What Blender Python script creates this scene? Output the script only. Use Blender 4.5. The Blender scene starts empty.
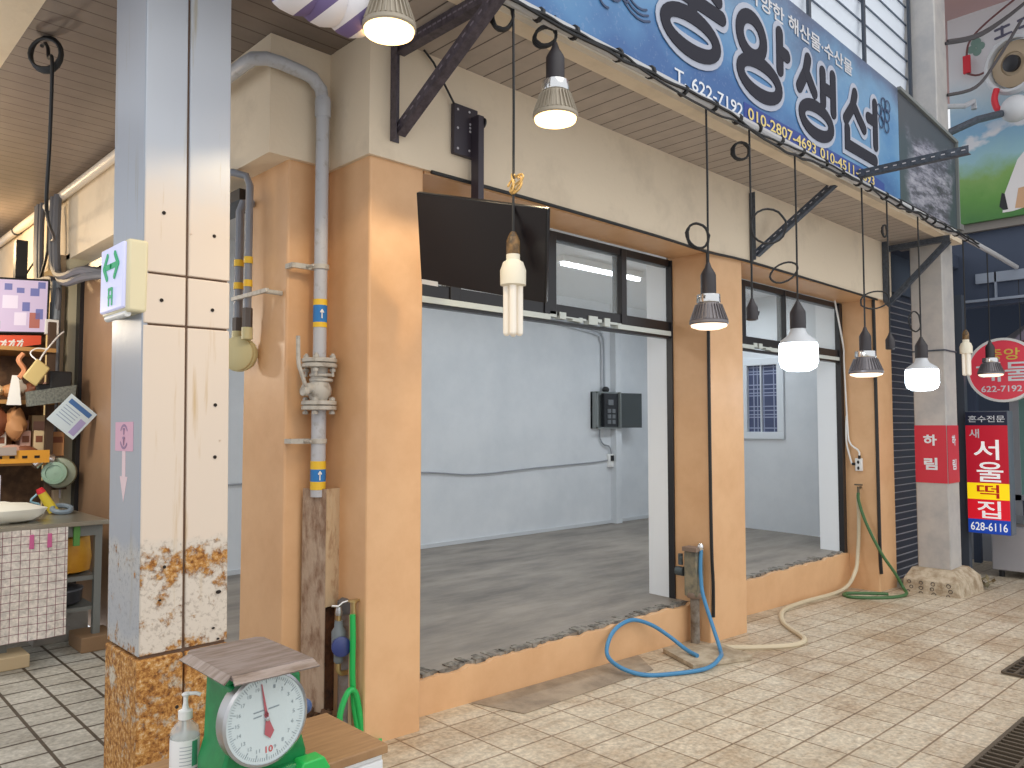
import bpy, bmesh, math, random
from mathutils import Vector, Matrix
random.seed(7)
PI = math.pi
SC = bpy.context.scene
COL = SC.collection

# ------------------------------------------------------------------ camera
cam = bpy.data.cameras.new('camera')
cam.sensor_fit = 'HORIZONTAL'; cam.sensor_width = 36.0
cam.lens = 776.6 / 1024 * 36.0
cam.clip_start = 0.05; cam.clip_end = 200
co = bpy.data.objects.new('camera', cam); COL.objects.link(co)
yaw, pit = math.radians(46.17), math.radians(3.05)
fwd = Vector((math.cos(yaw) * math.cos(pit), math.sin(yaw) * math.cos(pit), math.sin(pit)))
rgt = Vector((math.sin(yaw), -math.cos(yaw), 0)); upv = rgt.cross(fwd)
co.matrix_world = Matrix(((rgt.x, upv.x, -fwd.x, 0), (rgt.y, upv.y, -fwd.y, 0), (rgt.z, upv.z, -fwd.z, 1.5), (0, 0, 0, 1)))
SC.camera = co

# ------------------------------------------------------------------ sky, sun, exposure
w = bpy.data.worlds.new('sky'); SC.world = w; w.use_nodes = True
bg = w.node_tree.nodes['Background']
bg.inputs[0].default_value = (0.93, 0.96, 1.0, 1); bg.inputs[1].default_value = 1.0
sun = bpy.data.lights.new('sun', 'SUN'); sun.energy = 1.1; sun.angle = math.radians(75); sun.color = (1.0, 0.94, 0.84)
so = bpy.data.objects.new('sun', sun); COL.objects.link(so); so.location = (0, -4, 9)
so.rotation_euler = Vector((0.05, 0.62, -0.78)).to_track_quat('-Z', 'Y').to_euler()
SC.view_settings.view_transform = 'Standard'; SC.view_settings.look = 'None'
SC.view_settings.exposure = 0.0; SC.view_settings.gamma = 1.0; SC.view_settings.use_curve_mapping = False

def lamp(name, kind, loc, energy, color, size=0.1, size_y=None, direction=(0, 0, -1)):
    l = bpy.data.lights.new(name, kind); l.energy = energy; l.color = color
    if kind == 'AREA':
        l.size = size
        if size_y: l.shape = 'RECTANGLE'; l.size_y = size_y
    else:
        l.shadow_soft_size = size
    o = bpy.data.objects.new(name, l); COL.objects.link(o); o.location = loc
    o.rotation_euler = Vector(direction).to_track_quat('-Z', 'Y').to_euler()
    return o
# fluorescent light of the empty shop
for (lx, ly) in ((4.05, 5.0), (5.95, 4.9), (7.9, 4.9)):
    lamp('tube_light', 'AREA', (lx, ly, 3.0), 15, (0.86, 0.94, 1.0), 1.2, 0.08)
# unseen warm point lights added to brighten the stall on the left
lamp('added_stall_light', 'POINT', (1.05, 8.3, 3.1), 45, (1.0, 0.72, 0.40), 0.08)
lamp('added_stall_light', 'POINT', (0.75, 6.0, 2.2), 38, (1.0, 0.86, 0.68), 0.08)

# ------------------------------------------------------------------ materials
MATS = {}
def lin(c):
    return tuple(((x / 255) / 12.92 if x / 255 <= 0.04045 else ((x / 255 + 0.055) / 1.055) ** 2.4) for x in c)
def mat(name, rgb, rough=0.6, metal=0.0, var=None, scale=4.0, bump=0.0, bscale=30.0, emit=None, estr=0.0, alpha=1.0, trans=0.0, stretch=(1, 1, 1), lo=0.4, hi=0.65, detail=6.0, coat=0.0):
    if name in MATS: return MATS[name]
    m = bpy.data.materials.new(name); m.use_nodes = True
    nt = m.node_tree; p = nt.nodes['Principled BSDF']
    c = (*lin(rgb), 1)
    p.inputs['Base Color'].default_value = c
    p.inputs['Roughness'].default_value = rough; p.inputs['Metallic'].default_value = metal
    p.inputs['Alpha'].default_value = alpha
    p.inputs['Transmission Weight'].default_value = trans
    if coat: p.inputs['Coat Weight'].default_value = coat
    if emit:
        p.inputs['Emission Color'].default_value = (*lin(emit), 1); p.inputs['Emission Strength'].default_value = estr
    if var or bump:
        tc = nt.nodes.new('ShaderNodeTexCoord'); mp = nt.nodes.new('ShaderNodeMapping')
        mp.inputs['Scale'].default_value = stretch
        nt.links.new(tc.outputs['Object'], mp.inputs['Vector'])
    if var:
        n = nt.nodes.new('ShaderNodeTexNoise'); n.inputs['Scale'].default_value = scale; n.inputs['Detail'].default_value = detail
        n.inputs['Roughness'].default_value = 0.65
        r = nt.nodes.new('ShaderNodeValToRGB')
        r.color_ramp.elements[0].position = lo; r.color_ramp.elements[0].color = c
        r.color_ramp.elements[1].position = hi; r.color_ramp.elements[1].color = (*lin(var), 1)
        nt.links.new(mp.outputs[0], n.inputs['Vector']); nt.links.new(n.outputs[0], r.inputs[0])
        nt.links.new(r.outputs[0], p.inputs['Base Color'])
    if bump:
        n2 = nt.nodes.new('ShaderNodeTexNoise'); n2.inputs['Scale'].default_value = bscale; n2.inputs['Detail'].default_value = 8
        b = nt.nodes.new('ShaderNodeBump'); b.inputs['Strength'].default_value = bump; b.inputs['Distance'].default_value = 0.02
        nt.links.new(mp.outputs[0], n2.inputs['Vector']); nt.links.new(n2.outputs[0], b.inputs['Height'])
        nt.links.new(b.outputs[0], p.inputs['Normal'])
    MATS[name] = m
    return m

def node(nt, typ, **kw):
    n = nt.nodes.new(typ)
    for k, v in kw.items(): setattr(n, k, v)
    return n
def ramp(nt, fac, stops):
    r = nt.nodes.new('ShaderNodeValToRGB')
    while len(r.color_ramp.elements) < len(stops): r.color_ramp.elements.new(0.5)
    for e, (pos, c) in zip(r.color_ramp.elements, stops):
        e.position = pos; e.color = (*lin(c), 1)
    nt.links.new(fac, r.inputs[0]); return r.outputs[0]
def mixc(nt, fac, a, b, blend='MIX'):
    m = nt.nodes.new('ShaderNodeMix'); m.data_type = 'RGBA'; m.blend_type = blend
    for s, v in ((m.inputs[0], fac), (m.inputs[6], a), (m.inputs[7], b)):
        if hasattr(v, 'links'): nt.links.new(v, s)
        elif isinstance(v, tuple): s.default_value = (*lin(v), 1)
        else: s.default_value = v
    return m.outputs[2]
def noise(nt, vec, scale, detail=6, rough=0.6):
    n = nt.nodes.new('ShaderNodeTexNoise'); n.inputs['Scale'].default_value = scale; n.inputs['Detail'].default_value = detail
    n.inputs['Roughness'].default_value = rough
    nt.links.new(vec, n.inputs['Vector']); return n.outputs[0]
def math_n(nt, op, a, b=None):
    m = nt.nodes.new('ShaderNodeMath'); m.operation = op
    for i, v in enumerate((a, b)):
        if v is None: continue
        if hasattr(v, 'links'): nt.links.new(v, m.inputs[i])
        else: m.inputs[i].default_value = v
    return m.outputs[0]
def coords(nt, scale=(1, 1, 1), loc=(0, 0, 0), rot=(0, 0, 0)):
    tc = nt.nodes.new('ShaderNodeTexCoord'); mp = nt.nodes.new('ShaderNodeMapping')
    mp.inputs['Scale'].default_value = scale; mp.inputs['Location'].default_value = loc; mp.inputs['Rotation'].default_value = rot
    nt.links.new(tc.outputs['Object'], mp.inputs['Vector']); return mp.outputs[0]

def tile_mat(name, c1, c2, grout, w_, h_, off, dirt, rough=0.55, mortar=0.006, loc=(0, 0, 0)):
    m = bpy.data.materials.new(name); m.use_nodes = True; nt = m.node_tree; p = nt.nodes['Principled BSDF']
    v = coords(nt, loc=loc)
    b = nt.nodes.new('ShaderNodeTexBrick'); b.offset = off; b.squash = 1.0
    b.inputs['Color1'].default_value = (*lin(c1), 1); b.inputs['Color2'].default_value = (*lin(c2), 1); b.inputs['Mortar'].default_value = (*lin(grout), 1)
    b.inputs['Scale'].default_value = 1.0; b.inputs['Mortar Size'].default_value = mortar; b.inputs['Mortar Smooth'].default_value = 0.3
    b.inputs['Brick Width'].default_value = w_; b.inputs['Row Height'].default_value = h_; b.inputs['Bias'].default_value = -0.1
    nt.links.new(v, b.inputs['Vector'])
    n1 = noise(nt, v, 1.3, 8, 0.7); n2 = noise(nt, coords(nt, scale=(1.2, 5, 1)), 4.0, 8, 0.75); n3 = noise(nt, v, 40, 4)
    f1 = ramp(nt, n1, [(0.42, (0, 0, 0)), (0.72, (255, 255, 255))])
    c = mixc(nt, math_n(nt, 'MULTIPLY', f1, 0.75), b.outputs[0], dirt, 'MULTIPLY')
    f2 = ramp(nt, n2, [(0.48, (0, 0, 0)), (0.75, (255, 255, 255))])
    c = mixc(nt, math_n(nt, 'MULTIPLY', f2, 0.55), c, dirt, 'MULTIPLY')
    f3 = ramp(nt, n3, [(0.35, (205, 205, 205)), (0.7, (255, 255, 255))])
    c = mixc(nt, 1.0, c, f3, 'MULTIPLY')
    nt.links.new(c, p.inputs['Base Color']); p.inputs['Roughness'].default_value = rough
    bp = nt.nodes.new('ShaderNodeBump'); bp.inputs['Strength'].default_value = 0.35; bp.inputs['Distance'].default_value = 0.01
    inv = math_n(nt, 'SUBTRACT', 1.0, b.outputs[1]); h = math_n(nt, 'ADD', inv, math_n(nt, 'MULTIPLY', n3, 0.25))
    nt.links.new(h, bp.inputs['Height']); nt.links.new(bp.outputs[0], p.inputs['Normal'])
    MATS[name] = m; return m

def plank_mat(name, base, dark, axis, pitch, rough=0.45):
    """ribbed soffit boards: narrow dark grooves across one axis"""
    m = bpy.data.materials.new(name); m.use_nodes = True; nt = m.node_tree; p = nt.nodes['Principled BSDF']
    v = coords(nt); sx = nt.nodes.new('ShaderNodeSeparateXYZ'); nt.links.new(v, sx.inputs[0])
    fr = math_n(nt, 'FRACT', math_n(nt, 'DIVIDE', sx.outputs[axis], pitch))
    line = math_n(nt, 'GREATER_THAN', fr, 0.93)
    nn = noise(nt, v, 5, 6); base2 = ramp(nt, nn, [(0.3, tuple(int(k * 0.9) for k in base)), (0.7, base)])
    c = mixc(nt, line, base2, dark); nt.links.new(c, p.inputs['Base Color']); p.inputs['Roughness'].default_value = rough
    bp = nt.nodes.new('ShaderNodeBump'); bp.inputs['Strength'].default_value = 0.7; bp.inputs['Distance'].default_value = 0.01
    nt.links.new(math_n(nt, 'SUBTRACT', 1.0, line), bp.inputs['Height']); nt.links.new(bp.outputs[0], p.inputs['Normal'])
    MATS[name] = m; return m

def rust_mat(name, paint, bands, gloss=0.3, upper=None):
    """paint eaten by rust in bands of height: bands = [(z, amount)]"""
    m = bpy.data.materials.new(name); m.use_nodes = True; nt = m.node_tree; p = nt.nodes['Principled BSDF']
    tc = nt.nodes.new('ShaderNodeNewGeometry'); v = tc.outputs['Position']; sx = nt.nodes.new('ShaderNodeSeparateXYZ'); nt.links.new(v, sx.inputs[0])
    zz = math_n(nt, 'ADD', sx.outputs[2], math_n(nt, 'MULTIPLY', math_n(nt, 'SUBTRACT', noise(nt, v, 7, 5, .6), .5), .16))
    am = ramp(nt, math_n(nt, 'DIVIDE', zz, 1.5), [(z / 1.5, tuple(int(255 * (12.92 * a if a <= .0031308 else 1.055 * a ** (1 / 2.4) - .055)) for _ in range(3))) for z, a in bands])
    n1 = noise(nt, v, 11, 10, 0.72); n2 = noise(nt, v, 55, 6, 0.7)
    s = math_n(nt, 'ADD', math_n(nt, 'MULTIPLY', n1, 0.8), math_n(nt, 'MULTIPLY', am, 0.42))
    mask = ramp(nt, s, [(0.54, (0, 0, 0)), (0.60, (255, 255, 255))])
    rust = ramp(nt, n2, [(0.30, (70, 46, 30)), (0.42, (150, 96, 44)), (0.56, (200, 146, 78)), (0.70, (226, 204, 170))])
    ch = nt.nodes.new('ShaderNodeMapRange'); nt.links.new(am, ch.inputs[0]); ch.inputs[1].default_value = 0.0; ch.inputs[2].default_value = .2
    pit = ramp(nt, n2, [(.36, (120, 112, 104)), (.48, (206, 200, 190))])
    if upper:                                  # cool light on the top length, blended into the paint colour
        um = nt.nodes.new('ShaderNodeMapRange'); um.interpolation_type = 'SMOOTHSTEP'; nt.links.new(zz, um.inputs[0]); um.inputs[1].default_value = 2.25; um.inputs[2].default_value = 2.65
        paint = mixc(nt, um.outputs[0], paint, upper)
    lowp = mixc(nt, math_n(nt, 'MULTIPLY', ch.outputs[0], .5), paint, pit)
    mp = nt.nodes.new('ShaderNodeMapping'); mp.inputs['Scale'].default_value = (7, 7, .5); nt.links.new(v, mp.inputs['Vector'])
    stain = ramp(nt, noise(nt, mp.outputs[0], 3, 5, 0.6), [(0.60, (255, 255, 255)), (0.78, (226, 206, 160))])
    lowp = mixc(nt, 1.0, lowp, stain, 'MULTIPLY')
    c = mixc(nt, mask, lowp, rust); nt.links.new(c, p.inputs['Base Color'])
    rr = nt.nodes.new('ShaderNodeMapRange'); nt.links.new(mask, rr.inputs[0]); rr.inputs[3].default_value = gloss; rr.inputs[4].default_value = 0.9
    nt.links.new(rr.outputs[0], p.inputs['Roughness'])
    bp = nt.nodes.new('ShaderNodeBump'); bp.inputs['Strength'].default_value = 0.6; bp.inputs['Distance'].default_value = 0.012
    nt.links.new(math_n(nt, 'ADD', math_n(nt, 'MULTIPLY', n2, mask), math_n(nt, 'MULTIPLY', n1, 0.08)), bp.inputs['Height'])
    nt.links.new(bp.outputs[0], p.inputs['Normal'])
    MATS[name] = m; return m

# paint and plaster
ORANGE = mat('orange_paint', (222, 178, 134), 0.42, var=(212, 166, 122), scale=2.5, bump=0.08, bscale=14)
CREAM = mat('cream_plaster', (228, 212, 188), 0.7, var=(198, 182, 160), scale=2.2, bump=0.12, bscale=22, lo=0.5, hi=0.85)
INWALL = mat('white_wall_paint', (214, 218, 222), 0.55, var=(202, 207, 212), scale=1.2)
CEILM = mat('ceiling_paint', (222, 224, 226), 0.7)
CONC = mat('screed', (152, 143, 132), 0.42, var=(104, 97, 89), scale=1.7, bump=0.12, bscale=8, stretch=(0.6, 2.0, 1), lo=0.35, hi=0.68)
EDGEC = mat('broken_concrete_edge', (150, 146, 138), 0.9, var=(70, 66, 62), scale=16, bump=0.8, bscale=40)
BLACKF = mat('black_frame_paint', (34, 33, 36), 0.35)
WHITEF = mat('white_strip_paint', (205, 212, 208), 0.5)
TILE = tile_mat('street_tiles', (226, 214, 192), (214, 200, 176), (160, 138, 112), 0.30, 0.214, 0.0, (186, 154, 116), 0.5, 0.006, (0.12, 0.035, 0))
TILE2 = tile_mat('side_tiles', (212, 208, 196), (196, 192, 180), (92, 80, 66), 0.205, 0.205, 0.0, (150, 140, 124), 0.5, 0.010, (0, -0.02, 0))
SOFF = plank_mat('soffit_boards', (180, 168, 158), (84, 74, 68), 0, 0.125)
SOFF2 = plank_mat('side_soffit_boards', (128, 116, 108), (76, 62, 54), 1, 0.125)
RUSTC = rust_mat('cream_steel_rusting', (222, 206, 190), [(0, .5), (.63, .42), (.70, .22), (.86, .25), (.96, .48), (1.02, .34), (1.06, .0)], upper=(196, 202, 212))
RUSTG = rust_mat('grey_steel_rusting', (160, 166, 178), [(0, .3), (.66, .30), (.72, .10), (.9, .14), (.98, .30), (1.02, .16), (1.06, 0)])
RUST = rust_mat('heavy_rust', (206, 186, 156), [(0, .70), (.3, .62), (.5, .52), (.62, .6)])
RUSTY = mat('rusted_angle_steel', (176, 154, 134), 0.85, var=(108, 70, 44), scale=12, bump=0.5, bscale=40, stretch=(1, 1, 0.4), lo=0.46, hi=0.68)
RUSTL = mat('rusted_pale_steel', (196, 172, 140), 0.85, var=(126, 74, 38), scale=11, bump=0.5, bscale=40, stretch=(1, 1, 0.35), lo=0.5, hi=0.68)
DARK = mat('dark_gap', (38, 30, 26), 0.9)
BLACK = mat('black_rubber', (28, 28, 30), 0.5)
BLACKP = mat('black_plastic', (22, 21, 24), 0.3)
GREYPIPE = mat('grey_pipe_paint', (182, 184, 190), 0.4, var=(150, 146, 142), scale=18, lo=0.55, hi=0.75)
CASTG = mat('cast_grey_paint', (186, 182, 174), 0.5, var=(140, 130, 118), scale=25, lo=0.5, hi=0.72)
STEEL = mat('steel', (190, 190, 192), 0.3, 0.9)
BRUSH = mat('brushed_sheet', (176, 174, 176), 0.45, 0.55, var=(132, 128, 128), scale=20, stretch=(0.4, 6, 1))
BRASS = mat('brass', (190, 168, 120), 0.35, 0.8)
PURPLEIRON = mat('slotted_iron', (86, 78, 88), 0.5, var=(60, 54, 62), scale=30)
BLUEIRON = mat('slotted_iron_grey', (74, 82, 94), 0.5, var=(52, 58, 68), scale=30)
WHITE = mat('white_plastic', (232, 232, 230), 0.35)
YELLOW = mat('yellow_band', (232, 190, 52), 0.5)
BLUELAB = mat('blue_label', (40, 120, 190), 0.5)
RED = mat('red_print', (206, 34, 52), 0.5)
GLASS = mat('window_glass', (225, 235, 238), 0.03, alpha=0.16)
GREENP = mat('green_enamel', (24, 142, 78), 0.35, var=(16, 116, 62), scale=9)
CABLEM = mat('grey_cable', (96, 98, 106), 0.55)

# ------------------------------------------------------------------ mesh builder
ROOT = {}
SHIFT = Vector((0, 0, 0))
class B:
    def __init__(s): s.v = []; s.f = []; s.m = []; s.k = 0; s.a = []
    def add(s, vs, fs):
        s.a.append((len(s.v), len(s.f))); o = len(s.v); s.v += [Vector(p) for p in vs]
        for f in fs: s.f.append([i + o for i in f]); s.m.append(s.k)
        return s
    def mat(s, k): s.k = k; return s
    def box(s, x0, y0, z0, x1, y1, z1):
        x0, x1 = sorted((x0, x1)); y0, y1 = sorted((y0, y1)); z0, z1 = sorted((z0, z1))
        return s.add([(x0, y0, z0), (x1, y0, z0), (x1, y1, z0), (x0, y1, z0), (x0, y0, z1), (x1, y0, z1), (x1, y1, z1), (x0, y1, z1)],
                     [(0, 3, 2, 1), (4, 5, 6, 7), (0, 1, 5, 4), (1, 2, 6, 5), (2, 3, 7, 6), (3, 0, 4, 7)])
    def obox(s, c, ax, ay, az):
        """box from centre and three half-axis vectors"""
        c, ax, ay, az = map(Vector, (c, ax, ay, az)); vs = []
        for k in (-1, 1):
            for (i, j) in ((-1, -1), (1, -1), (1, 1), (-1, 1)): vs.append(c + ax * i + ay * j + az * k)
        fs = [(0, 3, 2, 1), (4, 5, 6, 7), (0, 1, 5, 4), (1, 2, 6, 5), (2, 3, 7, 6), (3, 0, 4, 7)]
        if ax.cross(ay).dot(az) < 0: fs = [tuple(reversed(f)) for f in fs]
        return s.add(vs, fs)
    def bar(s, p0, p1, w_, h_, up=(0, 0, 1)):
        p0, p1 = Vector(p0), Vector(p1); d = (p1 - p0).normalized(); u = Vector(up); sd = d.cross(u)
        if sd.length < 1e-4: sd = d.cross(Vector((1, 0, 0)))
        sd.normalize(); u = sd.cross(d)
        return s.obox((p0 + p1) / 2, (p1 - p0) / 2, sd * w_ / 2, u * h_ / 2)
    def angle(s, p0, p1, a, b, w_=0.04, t=0.004):
        """L-section bar, flanges along a and b"""
        p0, p1, a, b = map(Vector, (p0, p1, a, b)); a = a.normalized(); b = b.normalized(); h = (p1 - p0) / 2; c = (p0 + p1) / 2
        s.obox(c + a * w_ / 2, h, a * w_ / 2, b * t / 2)
        return s.obox(c + b * w_ / 2, h, b * w_ / 2, a * t / 2)
    def ring(s, c, d, r, n):
        d = Vector(d).normalized(); a = d.orthogonal().normalized(); b = d.cross(a); c = Vector(c)
        return [c + (a * math.cos(2 * PI * i / n) + b * math.sin(2 * PI * i / n)) * r for i in range(n)]
    def cyl(s, p0, p1, r0, r1=None, n=16):
        r1 = r0 if r1 is None else r1; p0, p1 = Vector(p0), Vector(p1)
        return s.lathe([(r0, 0), (r1, (p1 - p0).length)], p0, p1 - p0, n, True)
    def lathe(s, prof, o, axis=(0, 0, 1), n=20, caps=True):
        d = Vector(axis).normalized(); o = Vector(o); vs = []; fs = []
        for (r, h) in prof: vs += s.ring(o + d * h, d, max(r, 1e-4), n)
        for k in range(len(prof) - 1):
            for i in range(n):
                j = (i + 1) % n; fs.append((k * n + i, k * n + j, (k + 1) * n + j, (k + 1) * n + i))
        if caps:
            fs.append(tuple(reversed(range(n)))); fs.append(tuple((len(prof) - 1) * n + i for i in range(n)))
        return s.add(vs, fs)
    def tube(s, pts, r, n=8, closed=False, smooth=0):
        pts = [Vector(p) for p in pts]
        if smooth: pts = catmull(pts, smooth, closed)
        N = len(pts); vs = []; fs = []; prev = None
        for i, p in enumerate(pts):
            if closed: t = pts[(i + 1) % N] - pts[i - 1]
            else: t = pts[min(i + 1, N - 1)] - pts[max(i - 1, 0)]
            if t.length < 1e-7: t = Vector((0, 0, 1))
            t.normalize()
            a = t.orthogonal().normalized() if prev is None else (prev - t * prev.dot(t))
            if a.length < 1e-5: a = t.orthogonal()
            a.normalize(); prev = a; b = t.cross(a); rr = r[i] if isinstance(r, (list, tuple)) else r
            vs += [p + (a * math.cos(2 * PI * k / n) + b * math.sin(2 * PI * k / n)) * rr for k in range(n)]
        M = N if closed else N - 1
        for i in range(M):
            i2 = (i + 1) % N
            for k in range(n):
                k2 = (k + 1) % n; fs.append((i * n + k, i * n + k2, i2 * n + k2, i2 * n + k))
        if not closed:
            fs.append(tuple(reversed(range(n)))); fs.append(tuple((N - 1) * n + k for k in range(n)))
        return s.add(vs, fs)
    def prism(s, poly, o, xd, yd, t):
        """2-D outline (counter-clockwise) in the frame o, xd, yd, thickened backwards by t"""
        o, xd, yd = map(Vector, (o, xd, yd)); nrm = xd.cross(yd).normalized(); n = len(poly)
        fr = [o + xd * a + yd * b for a, b in poly]; bk = [p - nrm * t for p in fr]
        fs = [tuple(range(n)), tuple(reversed(range(n, 2 * n)))]
        for i in range(n): fs.append((i, i + n, (i + 1) % n + n, (i + 1) % n))
        return s.add(fr + bk, fs)
    def blob(s, c, rx, ry, rz, n=14, m=8, jit=0.0, rot=None):
        vs = []; fs = []; c = Vector(c)
        for i in range(m + 1):
            th = PI * i / m
            for k in range(n):
                ph = 2 * PI * k / n; q = 1 + random.uniform(-jit, jit)
                p = Vector((rx * math.sin(th) * math.cos(ph) * q, ry * math.sin(th) * math.sin(ph) * q, rz * math.cos(th) * q))
                if rot: p = rot @ p
                vs.append(c + p)
        for i in range(m):
            for k in range(n):
                k2 = (k + 1) % n; fs.append((i * n + k, (i + 1) * n + k, (i + 1) * n + k2, i * n + k2))
        return s.add(vs, fs)
    def xform(s, M): s.v = [M @ p for p in s.v]; return s
    def build(s, name, mats, parent=None, bevel=0.0, smooth=True, seg=2, each=0):
        if each:                                   # every piece its own part
            out = None
            for i in range(0, len(s.a), each):
                (v0, f0) = s.a[i]; (v1, f1) = s.a[i + each] if i + each < len(s.a) else (len(s.v), len(s.f))
                q = B(); q.v = s.v[v0:v1]; q.f = [[k - v0 for k in f] for f in s.f[f0:f1]]; q.m = s.m[f0:f1]
                out = q.build(name, mats, parent, bevel, smooth, seg)
            return out
        s.v = [p + SHIFT for p in s.v]
        if not isinstance(mats, (list, tuple)): mats = [mats]
        if parent is not None: off = ROOT[parent.name]
        else:
            xs = [p.x for p in s.v]; ys = [p.y for p in s.v]
            off = Vector(((min(xs) + max(xs)) / 2, (min(ys) + max(ys)) / 2, min(p.z for p in s.v)))
        me = bpy.data.meshes.new(name); me.from_pydata([p - off for p in s.v], [], s.f)
        for m in mats: me.materials.append(m)
        for p, k in zip(me.polygons, s.m): p.material_index = k
        if smooth:
            me.shade_smooth(); me.set_sharp_from_angle(angle=0.62)
        me.update()
        o = bpy.data.objects.new(name, me); COL.objects.link(o)
        if parent is not None: o.parent = parent; ROOT[o.name] = off
        else: o.location = off; ROOT[o.name] = off
        if bevel:
            b = o.modifiers.new('bevel', 'BEVEL'); b.width = bevel; b.segments = seg; b.limit_method = 'ANGLE'
        return o

def catmull(P, k, closed=False):
    out = []; N = len(P); M = N if closed else N - 1
    for i in range(M):
        g = (lambda j: P[j % N]) if closed else (lambda j: P[max(0, min(N - 1, j))])
        a, b, c, d = g(i - 1), g(i), g(i + 1), g(i + 2)
        for q in range(k):
            t = q / k
            out.append(0.5 * (2 * b + (c - a) * t + (2 * a - 5 * b + 4 * c - d) * t * t + (3 * b - a - 3 * c + d) * t ** 3))
    if not closed: out.append(P[-1])
    return out

def thing(name, label, cat, loc, group=None):
    loc = Vector(loc) + SHIFT; o = bpy.data.objects.new(name, None); COL.objects.link(o); o.location = loc; o.empty_display_size = 0.1
    ROOT[o.name] = Vector(loc); o['label'] = label; o['category'] = cat
    if group: o['group'] = group
    return o
def tag(o, label, cat, group=None):
    o['label'] = label; o['category'] = cat
    if group: o['group'] = group
    return o
def struct(name, b, m, bevel=0.0):
    o = b.build(name, m, bevel=bevel, smooth=False); o['kind'] = 'structure'; return o
def dress(o, label): o['label'] = label; return o

# lettering: glyph outlines fitted to a rectangle, thickened a little
def letters(b, text, o, xd, yd, width, height, t=0.002, bold=0.0):
    c = bpy.data.curves.new('glyphs', 'FONT'); c.body = text; c.offset = bold; c.resolution_u = 3
    ob = bpy.data.objects.new('glyphs', c); me = bpy.data.meshes.new_from_object(ob)
    vs = [v.co.copy() for v in me.vertices]; fs = [tuple(p.vertices) for p in me.polygons]
    nrm_flip = [me.polygons[i].normal.z < 0 for i in range(len(fs))]
    bpy.data.objects.remove(ob); bpy.data.curves.remove(c); bpy.data.meshes.remove(me)
    if not vs: return b
    x0 = min(v.x for v in vs); x1 = max(v.x for v in vs); y0 = min(v.y for v in vs); y1 = max(v.y for v in vs)
    sx = width / (x1 - x0); sy = height / (y1 - y0)
    o, xd, yd = map(Vector, (o, xd, yd)); nrm = xd.cross(yd).normalized()
    pts = [o + xd * (v.x - x0) * sx + yd * (v.y - y0) * sy + nrm * t for v in vs]
    fs = [tuple(reversed(f)) if fl else f for f, fl in zip(fs, nrm_flip)]
    return b.add(pts, fs)
def strokes(b, lines, hw, o, xd, yd, t):
    """rounded pen strokes in a plane, raised by t: one mitred ribbon per stroke"""
    o, xd, yd = map(Vector, (o, xd, yd)); nrm = xd.cross(yd).normalized()
    for li, L in enumerate(lines):
        L = [Vector((p[0], p[1])) for p in L]; closed = (L[0] - L[-1]).length < 1e-6
        if closed: L = L[:-1]
        n = len(L); lf = []; rt = []
        for i in range(n):
            d0 = (L[i] - L[i - 1]) if (i or closed) else (L[1] - L[0]); d1 = (L[(i + 1) % n] - L[i]) if (i < n - 1 or closed) else d0
            d0 = d0.normalized(); d1 = d1.normalized(); nn = Vector((-d0.y - d1.y, d0.x + d1.x)).normalized()
            k = hw / max(0.5, nn.dot(Vector((-d0.y, d0.x)))); lf.append(L[i] + nn * k); rt.append(L[i] - nn * k)
        base = o + nrm * (t + 0.0004 * li)
        P = lambda q: base + xd * q.x + yd * q.y
        if closed:
            cx_ = sum((q.x for q in L)) / n; cy_ = sum((q.y for q in L)) / n; rx_ = max(q.x for q in L) - cx_; ry_ = max(q.y for q in L) - cy_
            sc = lambda q, k: Vector((cx_ + (q.x - cx_) * max(rx_ + k, .006) / rx_, cy_ + (q.y - cy_) * max(ry_ + k, .006) / ry_))
            lf = [sc(q, -hw) for q in L]; rt = [sc(q, hw) for q in L]
            vs = [P(q) for q in lf] + [P(q) for q in rt]; vs += [q - nrm * t for q in vs]; fs = []
            for i in range(n):
                j = (i + 1) % n; fs += [(i, i + n, j + n, j), (i, j, j + 2 * n, i + 2 * n), (i + n, i + 3 * n, j + 3 * n, j + n)]
            b.add(vs, fs)
        else:
            out = rt[:]; d = (L[-1] - L[-2]).normalized(); a0 = math.atan2(d.y, d.x) - PI / 2
            out += [L[-1] + Vector((math.cos(a0 + PI * k / 8), math.sin(a0 + PI * k / 8))) * hw for k in range(1, 8)]
            out += lf[::-1]; d = (L[0] - L[1]).normalized(); a0 = math.atan2(d.y, d.x) - PI / 2
            out += [L[0] + Vector((math.cos(a0 + PI * k / 8), math.sin(a0 + PI * k / 8))) * hw for k in range(1, 8)]
            m = len(out); fr = [P(q) for q in out]; vs = fr + [q - nrm * t for q in fr]; fs = []
            for i in range(n - 1): fs.append((i, i + 1, n + 7 + (n - 2 - i), n + 7 + (n - 1 - i)))
            fs.append(tuple(range(n - 1, n + 8))); fs.append(tuple(range(2 * n + 6, m)) + (0,))
            for i in range(m): fs.append((i, i + m, (i + 1) % m + m, (i + 1) % m))
            b.add(vs, fs)
    return b
def ell(cx, cy, rx, ry, n=28):
    return [(cx + rx * math.cos(2 * PI * k / n), cy + ry * math.sin(2 * PI * k / n)) for k in range(n + 1)]
X, Y, Z = Vector((1, 0, 0)), Vector((0, 1, 0)), Vector((0, 0, 1))
def arc_(cx, cy, r, a0, a1, n=10): return [(cx + r * math.cos(a0 + (a1 - a0) * k / n), cy + r * math.sin(a0 + (a1 - a0) * k / n)) for k in range(n + 1)]
def fz(x): return 0.0 if x < 2.1 else -0.03 * (x - 2.1)

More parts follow.
